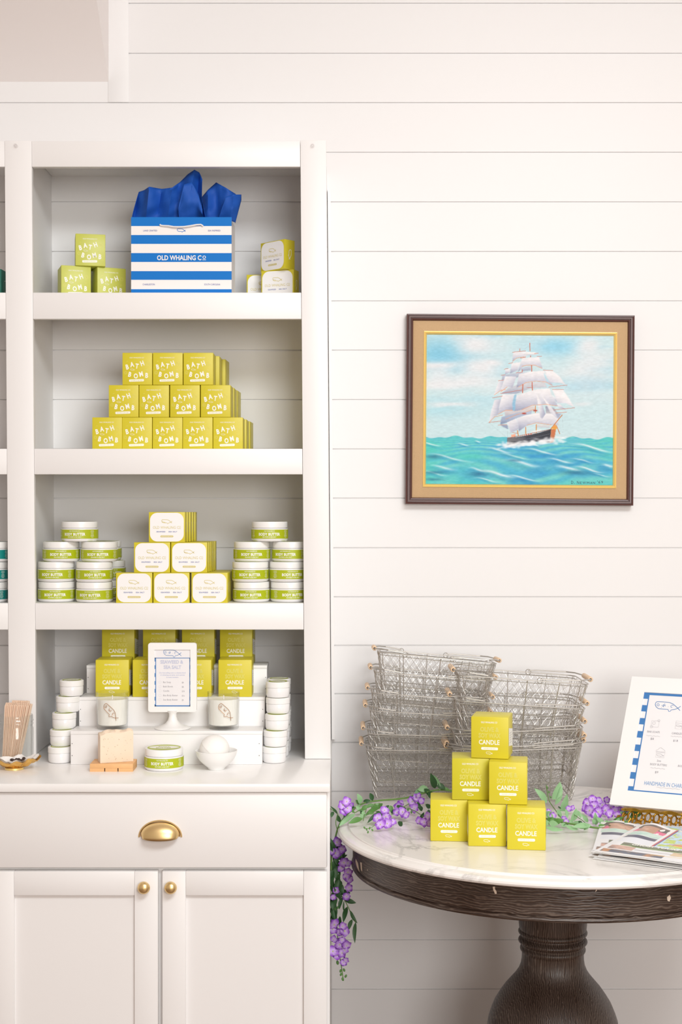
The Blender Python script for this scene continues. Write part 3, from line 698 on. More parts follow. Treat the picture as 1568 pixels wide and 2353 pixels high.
for t, x, y, h, mw in (('SEAWEED &', 640, 675, 78, 520), ('SEA SALT', 655, 792, 78, 415)): g.text(t, h*q9, sp_(x, y), 2, xs=.62, outline=.022, maxw=mw*q9)
for t, x, y, mw in (('Our best-selling scent is a beachy blend', 655, 895, 705), ('of refreshing sea spray, sand, jasmine', 657, 945, 665), ('& sweet mandarin', 655, 995, 315)): g.text(t, 26*q9, sp_(x, y), 2, bold=.01, maxw=mw*q9)
for t, y, pr in (('Bar Soap', 1112, '$8-'), ('Bath Bomb', 1210, '$8-'), ('Candle', 1308, '$18-'), ('8oz Body Butter', 1410, '$16-'), ('2oz Body Butter', 1508, '$9-')):
    g.text(t, 38*q9, sp_(445, y), 3, bold=0, align='L', maxw=345*q9, xs=.66); g.text(pr, 38*q9, sp_(870, y+8), 3, bold=0, align='L', xs=.7)
    g.ribbon(rrect(56*q9, 50*q9, 16*q9), 3*q9, sp_(375, y-18), 4, True)
g.build('price_card', [M_paper, M_signblue, M_lav, M_grey_ink, mat('pale_grey_ink', (206, 210, 216), .5)], sg_, flat=True)

# soap on its dish
def Yat(d, py): return d*F/(py-CY)
Yd = 3.240; xd0 = X_(206.5, Yd); xd1 = X_(305.6, Yd); dd = .066; hd = .018
td = tag(empty('soap_dish', ((xd0+xd1)/2, Yd+dd/2, zc)), 'slatted cedar soap dish on the counter under a bar of soap', 'soap dish')
g = G(); hw = (xd1-xd0)/2
for i in range(5): g.box(-hw, hw, -dd/2+i*.0137, -dd/2+i*.0137+.0105, .008, hd, bev=.0004)
g.build('slats', M_tray, td)
g = G(); xsd = [-hw, X_(239.4, Yd)-td.location.x, X_(241.8, Yd)-td.location.x, X_(270, Yd)-td.location.x, X_(272.4, Yd)-td.location.x, hw]
for i in (0, 2, 4): g.box(xsd[i], xsd[i+1], -dd/2, dd/2-.0007, 0, .0079)
g.box(-hw+.001, hw-.001, -dd/2+.004, dd/2-.004, .0015, .0085, 1)
g.build('dish_base', [M_tray, M_slot], td)
# soap bar
g = G(); w0 = .0765; d0 = .026; N = 24; top = lambda t: .0640 + .010*(1/(1+math.exp(-9*(t-.28)))) + .0025*math.sin(t*7) - .003*(t > .9)*(t-.9)*10
vs = []; fs = []
J = 7
for i in range(N+1):
    t = i/N; x = -w0/2+w0*t; zt2 = top(t)-.004
    vs += [(x, -d0/2, 0), (x, -d0/2, zt2-.003)]
    for j in range(J): 
        s_ = j/(J-1); vs.append((x, -d0/2+.001+(d0-.002)*s_, zt2+.003*math.sin(PI*s_)+.0016*math.sin(6*s_*3+t*9)+(.005*s_*(1-t))))
    vs += [(x, d0/2, zt2-.003), (x, d0/2, 0)]
K = J+4
for i in range(N):
    for j in range(K-1): fs.append((i*K+j, (i+1)*K+j, (i+1)*K+j+1, i*K+j+1))
fs += [tuple(range(K)), tuple(N*K+j for j in range(K-1, -1, -1)), tuple([i*K for i in range(N+1)] + [i*K+K-1 for i in range(N, -1, -1)])]
g.add(vs, fs, 0)
rnd = random.Random(4)
for q in range(34):
    x = rnd.uniform(-w0*.46, w0*.46); z = rnd.uniform(.004, .058); s_ = rnd.choice((.0004, .0006, .0008)); g.add([(x-s_, -d0/2-.0002, z), (x, -d0/2-.0002, z-s_), (x+s_, -d0/2-.0002, z), (x, -d0/2-.0002, z+s_)], [(0, 1, 2, 3)], 1)
o = g.build('soap_bar', [M_soap, M_fleck], smooth=50); place_front(o, w0, d0, 230.5, 3.246, 21, zc+hd+.0002)
tag(o, 'cream bar of soap with brown flecks standing on the cedar dish', 'soap')
# open-display jar
putjar(pj, 377.3, 3.281, 0, zc, 'green-labelled body butter jar alone on the counter beside the soap', 'body butter jar on the counter', 1)
# bowl and bath bomb
Yb = 3.272; xb = X_(497.5, Yb)
bo = tag(empty('bowl', (xb, Yb, zc)), 'small white ceramic bowl on the counter holding a round bath bomb', 'bowl')
g = G(); g.lathe([(0, .001), (.018, .0), (.0195, .0015), (.0205, .005), (.030, .0125), (.0395, .022), (.0455, .033), (.0485, .0437), (.0473, .0441), (.0463, .0430), (.043, .033), (.037, .0225), (.028, .0140), (.018, .0085), (0, .0062)], 56)
o = g.build('bowl_body', M_white, bo, smooth=60)
o = G(); rb = .0348; pr = []
for i in range(25):
    a = -PI/2+PI*i/24; pr.append((max(rb*math.cos(a), 0), rb*math.sin(a)))
pr.insert(13, (rb+.0007, .0012)); pr.insert(13, (rb+.0007, -.0012))
o.lathe([p for p in pr], 48); b2 = o.build('bath_bomb', M_bomb, smooth=60); b2.location = (X_(493, Yb), Yb, zc+.0062+rb+.0035); b2.rotation_euler = (R(8), R(38), 0)
tag(b2, 'round white bath bomb resting in the small bowl', 'bath bomb')
# travel jar stacks
mh = .0377
for i, (cx, Y, lb) in enumerate(((138.5, 3.3685, 'bottom'), (142.7, 3.385, 'second'), (147.7, 3.400, 'third'), (156.5, 3.415, 'fourth'), (164.7, 3.420, 'top'))):
    o = pm.get(); o.location = (X_(cx, Y), Y, zc+i*mh); o.rotation_euler = (0, 0, R(10*i)); tag(o, 'small white travel jar, %s of five stacked left of the riser' % lb, 'jar', 'travel jars left of the riser')
for i, (cx, Y, lb) in enumerate(((630, 3.369, 'bottom'), (632.6, 3.372, 'second'), (636.5, 3.38, 'third'), (638.4, 3.39, 'fourth'), (638, 3.392, 'top'))):
    o = pm.get(); o.location = (X_(cx, Y)+.0008, Y, zc+i*mh); o.rotation_euler = (0, 0, R(-8*i)); tag(o, 'small white travel jar, %s of the front stack right of the riser' % lb, 'jar', 'travel jars right of the riser')
for i, (cx, Y, lb) in enumerate(((637.8, 3.452, 'bottom'), (640, 3.452, 'second'), (641.5, 3.452, 'third'), (641, 3.452, 'fourth'), (641.5, 3.452, 'top'))):
    o = pm.get(); o.location = (X_(cx, Y), Y, zc+i*mh); o.rotation_euler = (0, 0, R(7*i)); tag(o, 'white travel jar, %s of the middle stack right of the riser, mostly hidden' % lb, 'jar', 'travel jars right of the riser')
for i, lb in enumerate(('bottom', 'middle', 'top')):
    o = pm.get(); Y = 3.515; o.location = (X_(643.5, Y), Y, zc+i*mh); tag(o, 'small white travel jar, %s of the rearmost stack right of the riser' % lb, 'jar', 'travel jars right of the riser')

# ------------------------------------------------------------------ jar of wooden sticks and gold shell dish
Yj = 3.352; xj = X_(36.5, Yj); rj = .0405
mj = tag(empty('glass_jar', (xj, Yj, zc)), 'clear glass jar full of wooden tester sticks at the left photo edge', 'jar')
g = G(); prof = [(0, .0005), (rj-.006, .0005), (rj-.001, .004), (rj, .010), (rj, .082), (rj-.002, .088), (rj-.0015, .0915), (rj+.0005, .0935), (rj-.0012, .0955), (rj-.0015, .0985), (rj+.0008, .101), (rj-.001, .103), (rj-.0012, .112), (rj-.002, .1145), (rj-.0034, .1135), (rj-.0034, .090), (rj-.003, .010), (rj-.008, .006), (0, .006)]
g.lathe(prof, 56, 0); g.build('jar_glass', M_glass, mj, smooth=60)
rnd = random.Random(7)
L = .1345; wst = .0092; tst = .0015
g = G(); pts = [(-wst/2, 0)] + [(-wst/2, L-wst/2)] + [(-wst/2*math.cos(PI*i/8), L-wst/2+wst/2*math.sin(PI*i/8)) for i in range(1, 8)] + [(wst/2, L-wst/2), (wst/2, 0)]
n = len(pts); g.add([(x, -tst/2, z) for x, z in pts]+[(x, tst/2, z) for x, z in pts], [tuple(range(n-1, -1, -1)), tuple(n+i for i in range(n))]+[(i, (i+1) % n, n+(i+1) % n, n+i) for i in range(n)])
stk = Proto(g.build('wooden_stick', M_stick))
ns = 0
for layer, (yb, yt, cnt, zz) in enumerate(((.016, .026, 12, .004), (.001, .006, 14, .001), (-.015, -.018, 13, .0))):
    wmax = math.sqrt(max(.0345**2-max(abs(yb), abs(yt))**2, 1e-5))-.002
    for i in range(cnt):
        t = (i+.5)/cnt
        x0 = -wmax*.95+wmax*1.25*t + rnd.uniform(-.0008, .0008); x1 = -wmax*.95 + 2.0*wmax*t + .0055
        dirv = Vector((x1-x0, (yt-yb)+rnd.uniform(-.001, .001), L)).normalized()
        o = stk.get(); zrot = rnd.uniform(58, 84)
        q = Vector((0, 0, 1)).rotation_difference(dirv)
        o.rotation_mode = 'QUATERNION'; o.rotation_quaternion = q @ Matrix.Rotation(R(zrot), 3, 'Z').to_quaternion()
        o.location = (xj+x0, Yj+yb, zc+.0068+zz); ns += 1
        pos = ['in the rear fan of the glass jar', 'in the middle fan of the glass jar', 'in the front fan of the glass jar'][layer]
        tag(o, 'pale birch tester stick standing ' + pos, 'stick', 'tester sticks ' + pos)
# shell
from mathutils import noise as mn
g = G(); N = 120; Mr = 26; rnd = random.Random(3)
ph = [rnd.uniform(0, 6.28) for _ in range(8)]
def rimr(a): return 1 + .06*math.sin(3*a+ph[0]) + .04*math.sin(7*a+ph[1]) + .03*math.sin(13*a+ph[2])
vs = []; fs = []; ax, ay, hh = .057, .035, .0215
for j in range(Mr+1):
    s_ = j/Mr
    for i in range(N):
        a = 2*PI*i/N; r = rimr(a)*s_
        z = .004+hh*(s_**2.2)*(1+.18*math.sin(2*a+1.2)+.1*math.sin(5*a)) + .0022*math.sin(9*a+s_*14)*s_*(s_ > .3)
        q = Vector((ax*r*math.cos(a), ay*r*math.sin(a), z)); d_ = mn.noise(q*110)*.0022+mn.noise(q*260)*.0011
        vs.append((q.x*(1+d_*9), q.y*(1+d_*9), q.z+d_*(s_ > .15)))
for j in range(Mr):
    for i in range(N): fs.append((j*N+i, j*N+(i+1) % N, (j+1)*N+(i+1) % N, (j+1)*N+i))
sroot = tag(empty('shell_dish', (X_(33, 3.272), 3.272, zc)), 'gilded oyster shell dish with pale inside in front of the stick jar', 'dish')
g.add(vs, fs); o = g.build('shell', M_shell, sroot, smooth=60)
g = G(); vs2 = [(x*.92, y*.92, z+.0030) for x, y, z in vs]; g.add(vs2, fs); g.build('shell_lining', M_shellin, sroot, smooth=60)
g = G(); g.lathe([(.014, 0), (.022, .0006), (.021, .004), (.012, .006)], 30); g.build('foot_ring', M_goldf, sroot)
g = G()
for i in range(12):
    a = i*2.4; r_ = .003+.0025*i**.5; c_ = Vector((.012+r_*2.0*math.cos(a), r_*1.3*math.sin(a), .0205+.001*(i % 3)))
    rr = .0042; g.lathe([(max(rr*math.cos(-PI/2+PI*q/6), 0), rr*.8*math.sin(-PI/2+PI*q/6)) for q in range(7)], 10, 0, Matrix.Translation(c_))
o = g.build('brown_beads', M_bean, loc=(sroot.location.x, 3.272, zc-.0)); tag(o, 'dark brown beads heaped in the gilded shell dish', 'beads', kind='stuff')

# ------------------------------------------------------------------ painting in its frame
def smooth_noise(nx, ny, fx, fy, seed):
    r = np.random.RandomState(seed); gx, gy = int(fx)+2, int(fy)+2; a = r.rand(gy+1, gx+1)
    X = np.linspace(0, fx, nx); Y = np.linspace(0, fy, ny); xi = X.astype(int); yi = Y.astype(int); tx = X-xi; ty = Y-yi
    tx = tx*tx*(3-2*tx); ty = ty*ty*(3-2*ty); tx = tx[None, :]; ty = ty[:, None]
    A = a[yi][:, xi]; B = a[yi][:, xi+1]; C = a[yi+1][:, xi]; D = a[yi+1][:, xi+1]
    return (A*(1-tx)+B*tx)*(1-ty)+(C*(1-tx)+D*tx)*ty
def fbm(nx, ny, fx, fy, seed, o=4):
    s = 0; w = 0
    for i in range(o): s = s+smooth_noise(nx, ny, fx*2**i, fy*2**i, seed+i)*.5**i; w += .5**i
    return s/w
def srgb(c): c = np.array(c, dtype=float)/255; return np.where(c <= .04045, c/12.92, ((c+.055)/1.055)**2.4)
class Paint:
    def __init__(s, nx, ny, W, H): s.nx, s.ny = nx, ny; s.U, s.V = np.meshgrid(np.linspace(0, W, nx), np.linspace(0, H, ny)); s.I = np.zeros((ny, nx, 3))
    def mix(s, mask, c): s.I = s.I*(1-mask[..., None]) + (np.array(c, dtype=float) if not hasattr(c, 'shape') or c.ndim < 3 else c)*mask[..., None]
    def inside(s, pts):
        res = np.zeros(s.U.shape, bool); n = len(pts); j = n-1
        for i in range(n):
            xi, yi = pts[i]; xj_, yj = pts[j]
            c = ((yi > s.V) != (yj > s.V)) & (s.U < (xj_-xi)*(s.V-yi)/((yj-yi) or 1e-9)+xi); res ^= c; j = i
        return res.astype(float)
    def blur(s, m, k=1):
        for _ in range(k):
            p = np.pad(m, 1, mode='edge'); m = (p[1:-1, 1:-1]*4+p[:-2, 1:-1]*2+p[2:, 1:-1]*2+p[1:-1, :-2]*2+p[1:-1, 2:]*2+p[:-2, :-2]+p[2:, 2:]+p[:-2, 2:]+p[2:, :-2])/16
        return m
    def seg(s, a, b, w, c, al=1):
        ax_, ay_ = a; bx, by = b; dx, dy = bx-ax_, by-ay_; L2 = dx*dx+dy*dy+1e-9
        t = np.clip(((s.U-ax_)*dx+(s.V-ay_)*dy)/L2, 0, 1); d = np.hypot(s.U-ax_-t*dx, s.V-ay_-t*dy)
        s.mix(np.clip((w-d)/1.6+.5, 0, 1)*al, c)
    def blob(s, x, y, rx, ry, c, al=1, p=2): s.mix(np.exp(-(np.abs((s.U-x)/rx)**p+np.abs((s.V-y)/ry)**p))*al, c)
def painting_colors(nx, ny):
    p = Paint(nx, ny, 1190, 953)
    n1 = fbm(nx, ny, 3.2, 9, 1, 5); n2 = fbm(nx, ny, 5, 5, 20, 4)
    p.I[:] = (196, 222, 228)
    p.mix(np.clip((n1-.5)*3.2, 0, 1)*np.clip(1-p.V/560, 0, 1)*.9, (120, 196, 226))
    p.blob(80, 130, 240, 110, (112, 190, 222), .8); p.blob(820, 70, 180, 60, (128, 200, 230), .75); p.blob(300, 60, 120, 40, (150, 208, 226), .5); p.blob(60, 480, 260, 50, (160, 212, 226), .6)
    p.blob(1040, 300, 130, 60, (190, 212, 226), .5)
    for x, y, rx, ry, al in ((330, 60, 120, 55, .95), (60, 190, 130, 26, .9), (70, 250, 80, 70, .7), (330, 210, 130, 60, .95), (400, 180, 60, 20, .9), (240, 290, 190, 35, .85), (60, 310, 130, 30, .8), (150, 452, 160, 14, .8), (1020, 60, 80, 60, .85), (1080, 170, 120, 80, .7), (960, 230, 130, 50, .5), (1010, 420, 60, 14, .6), (600, 330, 300, 60, .35)):
        m = np.exp(-(np.abs((p.U-x+(n2-.5)*90)/rx)**2.4+np.abs((p.V-y+(n1-.5)*60)/ry)**2.4))*al; p.mix(m, (226, 228, 232))
    p.mix(np.clip((n2-.58)*4, 0, 1)*np.clip(1-p.V/640, 0, 1)*.45, (222, 226, 230))
    # sea
    hz = 652+6*np.sin(p.U/40.)+4*np.sin(p.U/17.)
    sea = np.clip((p.V-hz)/3, 0, 1); dpt = np.clip((p.V-652)/300, 0, 1)
    ph_ = p.V/(9+30*dpt)+3.2*np.sin(p.U/(60+120*dpt)+p.V/55.)+5*n2
    wv = .5+.5*np.sin(ph_*1.2)
    A = np.array((104, 200, 200)); B = np.array((62, 172, 206)); C = np.array((70, 198, 188)); nn = fbm(nx, ny, 4, 8, 55, 4)
    sc = A[None, None]*(1-wv[..., None])+B[None, None]*wv[..., None]
    kk = np.clip((nn-.5)*3.5, 0, 1)[..., None]; sc = sc*(1-kk)+C*kk; kk = np.clip((.42-nn)*4, 0, 1)[..., None]; sc = sc*(1-kk)+np.array((20, 130, 200))*kk
    sc = sc*.9+np.array((150, 206, 210))*.1; p.mix(sea, sc)
    for (x, y, L_, w_, al) in ((30, 700, 110, 7, .8), (330, 680, 30, 6, .8), (240, 705, 60, 6, .8), (150, 790, 210, 8, .7), (700, 700, 40, 7, .8), (1060, 715, 190, 10, .95), (740, 740, 160, 8, .8), (620, 815, 170, 14, .8), (860, 800, 130, 9, .8), (1000, 798, 110, 6, .7), (910, 850, 130, 12, .9), (1040, 855, 140, 9, .9), (1160, 828, 60, 12, .8), (110, 850, 130, 10, .7), (330, 862, 90, 9, .7), (470, 890, 190, 12, .9), (620, 915, 160, 8, .8), (60, 885, 120, 7, .6), (390, 925, 120, 6, .7), (560, 770, 160, 6, .6), (1120, 890, 90, 5, .6), (470, 735, 130, 9, .8)):
        yy = y+.12*L_*np.sin((p.U-x)/L_*2.6)+ (n2-.5)*26
        m = np.exp(-(np.abs((p.U-x)/(L_*.55))**2.5))*np.exp(-((p.V-yy)/(w_*.7))**2)*al; p.mix(m, (228, 238, 242))
        m = np.exp(-(np.abs((p.U-x)/(L_*.6))**2.5))*np.exp(-((p.V-yy-w_*2)/(w_*1.1))**2)*al*.45; p.mix(m, (30, 130, 180))
    for (x, y, L_, w_) in ((50, 782, 90, 12), (60, 880, 120, 10), (330, 890, 100, 16), (50, 925, 100, 9), (960, 880, 160, 14), (560, 800, 70, 8)):
        p.mix(np.exp(-(np.abs((p.U-x)/(L_*.6))**2)-((p.V-y-(n2-.5)*20)/w_)**2)*.55, (20, 92, 130))
    T = lambda q: (334+.4286*q[0], -4+.4286*q[1])
    def sail(pts, c0=(236, 235, 238), c1=(140, 148, 178), dirn=(0, 1), al=1):
        q = [T(x) for x in pts]; m = p.blur(p.inside(q), 1)*al; xs = [a for a, b in q]; ys = [b for a, b in q]
        f = ((p.U-min(xs))/(max(xs)-min(xs)+1e-6)*dirn[0]+(p.V-min(ys))/(max(ys)-min(ys)+1e-6)*dirn[1]); f = np.clip(f+(n2-.5)*.35, 0, 1)**1.7
        c = np.array(c0)[None, None]*(1-f[..., None])+np.array(c1)[None, None]*f[..., None]; p.mix(m, c)
    def ln(a, b, w=1.6, c=(196, 92, 60), al=1): p.seg(T(a), T(b), w, c, al)
    G1, G2 = (190, 200, 214), (150, 160, 184)
    sail([(620,500),(760,465),(770,530),(640,545)], G1, G2); sail([(390,600),(560,560),(760,560),(560,640),(400,640)], G1, G2); sail([(440,800),(640,720),(980,700),(1010,780),(760,800),(560,880),(330,880)], (206,208,214), G2)
    sail([(380,1130),(560,1130),(800,1060),(860,1090),(780,1130),(560,1190),(400,1260)], (214,206,204), (176,178,196)); sail([(340,1230),(580,1160),(790,1130),(780,1180),(600,1230),(430,1310),(320,1345)], (176,188,210), (130,146,176))
    sail([(320,1345),(430,1345),(440,1410),(360,1375)], (150,164,190), (130,146,176)); sail([(990,1060),(1120,1090),(1180,1180),(1000,1170)], (150,156,176), (190,186,190)); sail([(1100,1170),(1225,1175),(1185,1250),(1110,1230)], (160,170,196), (186,190,206))
    sail([(1000,1340),(1060,1345),(1055,1385),(860,1380),(860,1330)], (214,216,216), (190,196,206))
    sail([(505,262),(680,250),(760,262),(700,322),(590,335),(545,350),(495,400)]); sail([(650,292),(720,262),(830,262),(885,282),(830,298),(700,302)], (240,240,240), (200,200,208))
    sail([(640,345),(890,330),(920,420),(945,505),(870,462),(760,450),(660,472),(575,560),(600,480)]); sail([(485,425),(620,408),(600,470),(575,530),(460,580)]); sail([(390,520),(465,500),(455,565),(388,592)]); sail([(345,610),(390,600),(380,670),(338,682)], (180,186,204), (160,168,190))
    sail([(590,590),(760,548),(965,535),(1000,600),(1050,690),(1100,755),(980,700),(850,688),(700,708),(560,790),(575,690)])
    sail([(395,620),(560,622),(530,700),(500,790),(420,782),(320,862),(350,740)], dirn=(.5, .6)); sail([(300,690),(370,675),(350,750),(320,830),(225,905),(260,790)], dirn=(.7, .3))
    sail([(975,530),(1100,540),(1200,620),(1290,745),(1200,712),(1060,712),(1010,620)], dirn=(-.6, .9))
    sail([(560,905),(700,860),(860,812),(1050,795),(1085,900),(1180,1060),(1000,1035),(800,1050),(640,1120),(530,1140),(545,1010)])
    sail([(350,895),(530,890),(505,1000),(520,1130),(400,1125),(280,1190),(310,1020)], dirn=(.4, .7)); sail([(235,970),(330,965),(300,1080),(290,1190),(230,1225),(155,1310),(190,1120)], dirn=(.8, .3))
    sail([(1090,815),(1250,815),(1330,930),(1420,1075),(1300,1020),(1165,1020),(1130,910)], dirn=(-.7, 1)); sail([(1090,895),(1140,940),(1165,1010),(1110,950)]); sail([(1165,1030),(1220,1040),(1295,1115),(1180,1080)])
    sail([(560,1250),(700,1200),(850,1165),(1090,1175),(1180,1250),(1185,1345),(1080,1342),(850,1310),(720,1350),(600,1440),(585,1330)]); sail([(420,1310),(555,1250),(590,1330),(600,1400),(560,1430),(480,1465)], dirn=(.3, .6))
    sail([(860,890),(930,1000),(990,1180),(945,1250),(915,1230),(880,1050)], dirn=(.8, .2)); sail([(930,900),(1060,1050),(1130,1150),(1175,1245),(1060,1155),(1000,1020)], dirn=(-.4, .9))
    for L_ in (((640,472),(700,455),(830,452),(935,500)), ((590,780),(700,712),(850,690),(990,702),(1090,755)), ((640,1118),(790,1052),(1000,1035),(1170,1060)), ((290,1188),(400,1128),(505,1128)), ((420,780),(330,850)), ((230,900),(330,830),(400,820)), ((160,1305),(240,1225),(360,1200)), ((720,1350),(860,1312),(1080,1342)), ((500,395),(560,348),(690,325)), ((400,1260),(560,1195),(830,1110))):
        for a, b in zip(L_[:-1], L_[1:]): ln(a, b, 2.0, (222, 160, 128), .8)
    sail([(525,905),(560,885),(545,1010),(540,1130),(505,1135),(500,1020)], (150, 192, 218), (130, 180, 214)); sail([(960,560),(985,600),(1040,700),(1010,690),(975,620)], (170, 214, 228), (170, 214, 228))
    for a, b, w_ in (((752,125),(755,240),2.4), ((605,210),(605,250),2), ((765,312),(765,330),2), ((780,460),(783,545),2.8), ((790,712),(795,825),2.8), ((652,742),(650,865),2.8), ((640,525),(640,555),2.4), ((710,785),(790,790),1)): ln(a, b, w_)
    for a, b in (((842,1065),(842,1160)), ((700,1380),(702,1478)), ((857,1340),(857,1475)), ((578,1430),(590,1505))): ln(a, b, 3.0, (206, 138, 70))
    for x, y in ((840, 1130), (675, 1175)): p.blob(*T((x, y)), 13, 5, (176, 64, 50), 1, 4)
    ln((1075,1398),(1240,1192), 2.6, (196, 120, 66)); ln((1155,1350),(1205,1470), 2.4, (196, 120, 66))
    for a, b in (((205,945),(350,918)), ((320,880),(640,822)), ((1040,778),(1310,746)), ((150,1312),(330,1290)), ((1110,1118),(1220,1105)), ((1220,1105),(1425,1085)), ((1150,1162),(1305,1150)), ((290,1350),(420,1345)), ((440,430),(500,418)), ((375,515),(430,505)), ((330,605),(390,600)), ((290,688),(370,678)), ((610,348),(690,338)), ((860,322),(930,318)), ((495,262),(690,240)), ((1090,815),(1260,815)), ((955,525),(1100,532)), ((555,570),(640,560)), ((505,1462),(580,1470)), ((820,280),(880,275))): ln(a, b, 1.3)
    for a, b in (((150,1312),(400,1520)), ((1240,1200),(1258,1420)), ((1190,1440),(1258,1450)), ((430,1440),(430,1530)), ((1310,750),(1275,815)), ((665,225),(740,160))): ln(a, b, .4, (130, 140, 150), .5)
    sail([(485,1490),(550,1485),(550,1520),(485,1530)], (236, 160, 130), (236, 170, 140)); sail([(600,1510),(700,1480),(900,1460),(905,1470),(700,1510),(600,1530)], (240,240,238), (232,222,214)); sail([(780,1440),(930,1410),(930,1440),(780,1465)], (232,236,236), (210,220,222))
    sail([(425,1540),(560,1530),(700,1502),(900,1460),(1080,1405),(1060,1610),(900,1590),(760,1610),(600,1640),(430,1648)], (64, 66, 78), (34, 36, 48), dirn=(1.1, 0))
    sail([(425,1545),(560,1535),(700,1520),(700,1580),(560,1612),(428,1640)], (112,112,116), (74,76,86), dirn=(1, 0)); ln((430,1610),(700,1570), 1.6, (40, 40, 50)); ln((430,1545),(1080,1405), 1.6, (150, 90, 74)); ln((700,1560),(1060,1475), 1.2, (96, 100, 112))
    sail([(1080,1405),(1150,1400),(1135,1500),(1115,1600),(1060,1612),(1070,1500)], (206, 118, 70), (160, 96, 76)); sail([(1075,1395),(1140,1330),(1165,1390),(1150,1410)], (222, 140, 60), (230, 170, 60))
    for i in range(3): p.blob(*T((710+i*35, 1492-i*6)), 4, 4, (206, 90, 66), 1, 4)
    rr = np.random.RandomState(5)
    for i in range(120):
        t = rr.rand(); x = 300+t*850; y = 1655-75*np.clip((x-480)/600, 0, 1)+rr.randn()*22
        if x > 760: y -= 8
        p.blob(*T((x, y)), 9+rr.rand()*12, 4+rr.rand()*5, (236, 240, 244), .55)
    for i in range(40): x = 1130+rr.rand()*180; p.blob(*T((x, 1560+rr.randn()*32)), 10, 5, (232, 240, 244), .45)
    br = fbm(nx, ny, 60, 130, 77, 2); p.I += (br[..., None]-.5)*16
    return np.clip(p.I, 0, 255)
def paint_grid(x0, x1, z0, z1, nx, ny, img, name, m, parent=None, y=0, horiz=False, zf=None):
    U, V = np.meshgrid(np.linspace(x0, x1, nx), np.linspace(z1, z0, ny))
    co_ = np.zeros((ny*nx, 3), np.float32); co_[:, 0] = U.ravel()
    if horiz: co_[:, 1] = V.ravel(); co_[:, 2] = (zf(U, V) if zf else y).ravel() if zf else y
    else: co_[:, 1] = y; co_[:, 2] = V.ravel()
    idx = np.arange(ny*nx).reshape(ny, nx); q = np.stack([idx[1:, :-1], idx[1:, 1:], idx[:-1, 1:], idx[:-1, :-1]], -1).reshape(-1, 4)
    me = bpy.data.meshes.new(name); me.from_pydata(co_.tolist(), [], q.tolist()); me.materials.append(m)
    at = me.color_attributes.new('Col', 'FLOAT_COLOR', 'POINT'); c = np.ones((ny*nx, 4), np.float32); c[:, :3] = srgb(img).reshape(-1, 3); at.data.foreach_set('color', c.ravel())
    me.update(); o = bpy.data.objects.new(name, me); col.objects.link(o)
    if parent is not None: o.parent = parent
    return o
YP = 3.690; kp = YP/F
pic = tag(empty('framed_painting', P(1195.5, 941.5, YP)), 'oil painting of a tall sailing ship at sea in a brown wooden frame', 'painting')
pic.rotation_euler = (0, R(.42), 0)
def ring(g, wo, ho, wi, hi, yo, yi, m=0, oy=0):
    o_ = [(-wo, -ho), (wo, -ho), (wo, ho), (-wo, ho)]; i_ = [(-wi, -hi), (wi, -hi), (wi, hi), (-wi, hi)]
    g.add([(x, yo, z) for x, z in o_]+[(x, yi, z) for x, z in i_], [(i, (i+1) % 4, 4+(i+1) % 4, 4+i) for i in range(4)], m)
W1, H1 = 523.5*kp/2, 437*kp/2
def st_(g, lst, m=0):
    for (a, ya), (b, yb) in zip(lst[:-1], lst[1:]): ring(g, W1-a*kp, H1-a*kp, W1-b*kp, H1-b*kp, ya, yb, m)
g = G(); st_(g, [(0, .024), (0, -.002), (.6, -.004), (3.5, -.0045), (4.3, -.002), (5, -.002), (5.6, -.004), (8.5, -.004), (9.3, -.001), (10, -.001), (10.6, -.003), (13.5, -.002), (15.2, .003)])
g.add([(-W1, .024, -H1), (W1, .024, -H1), (W1, .024, H1), (-W1, .024, H1)], [(0, 1, 2, 3)]); g.build('frame_moulding', M_frame, pic, flat=True)
g = G(); st_(g, [(15.0, .0035), (39.2, .0005)]); g.build('linen_liner', M_linen, pic, flat=True)
g = G(); st_(g, [(39.2, .002), (39.4, -.0012), (41, -.0016), (42, .0005), (43, -.0005), (46, .0025), (47.0, .006)]); g.build('gilt_slip', M_goldf, pic, flat=True)
nx, ny = 430, 344; WC = W1-46.5*kp; HC = H1-47.0*kp
paint_grid(-WC, WC, -HC, HC, nx, ny, painting_colors(nx, ny), 'canvas', M_canvas, pic, .0055)
g = G(); u2 = 2*WC/1190
def pc_(u, v): return front(.0052, -WC+u*u2, HC-v*u2)
x = 925
for ch, h in (('D', 22), ('.', 22), (' ', 0), ('N', 22), ('E', 17), ('W', 17), ('M', 17), ('A', 17), ('N', 17), (' ', 0), ("'", 20), ('6', 18), ('9', 18)):
    if ch == ' ': x += 9; continue
    wd = {'W': 24, 'M': 20, '.': 8, "'": 5}.get(ch, 15); g.text(ch, h*u2*.9, pc_(x+wd/2, 942 - (4 if ch in "'69" else 0)) if True else None, 0, xs=.85, bold=0, maxw=wd*u2*.9); x += wd+2.5
g.build('signature', mat('dark_paint', (30, 56, 84), .5), pic, flat=True)

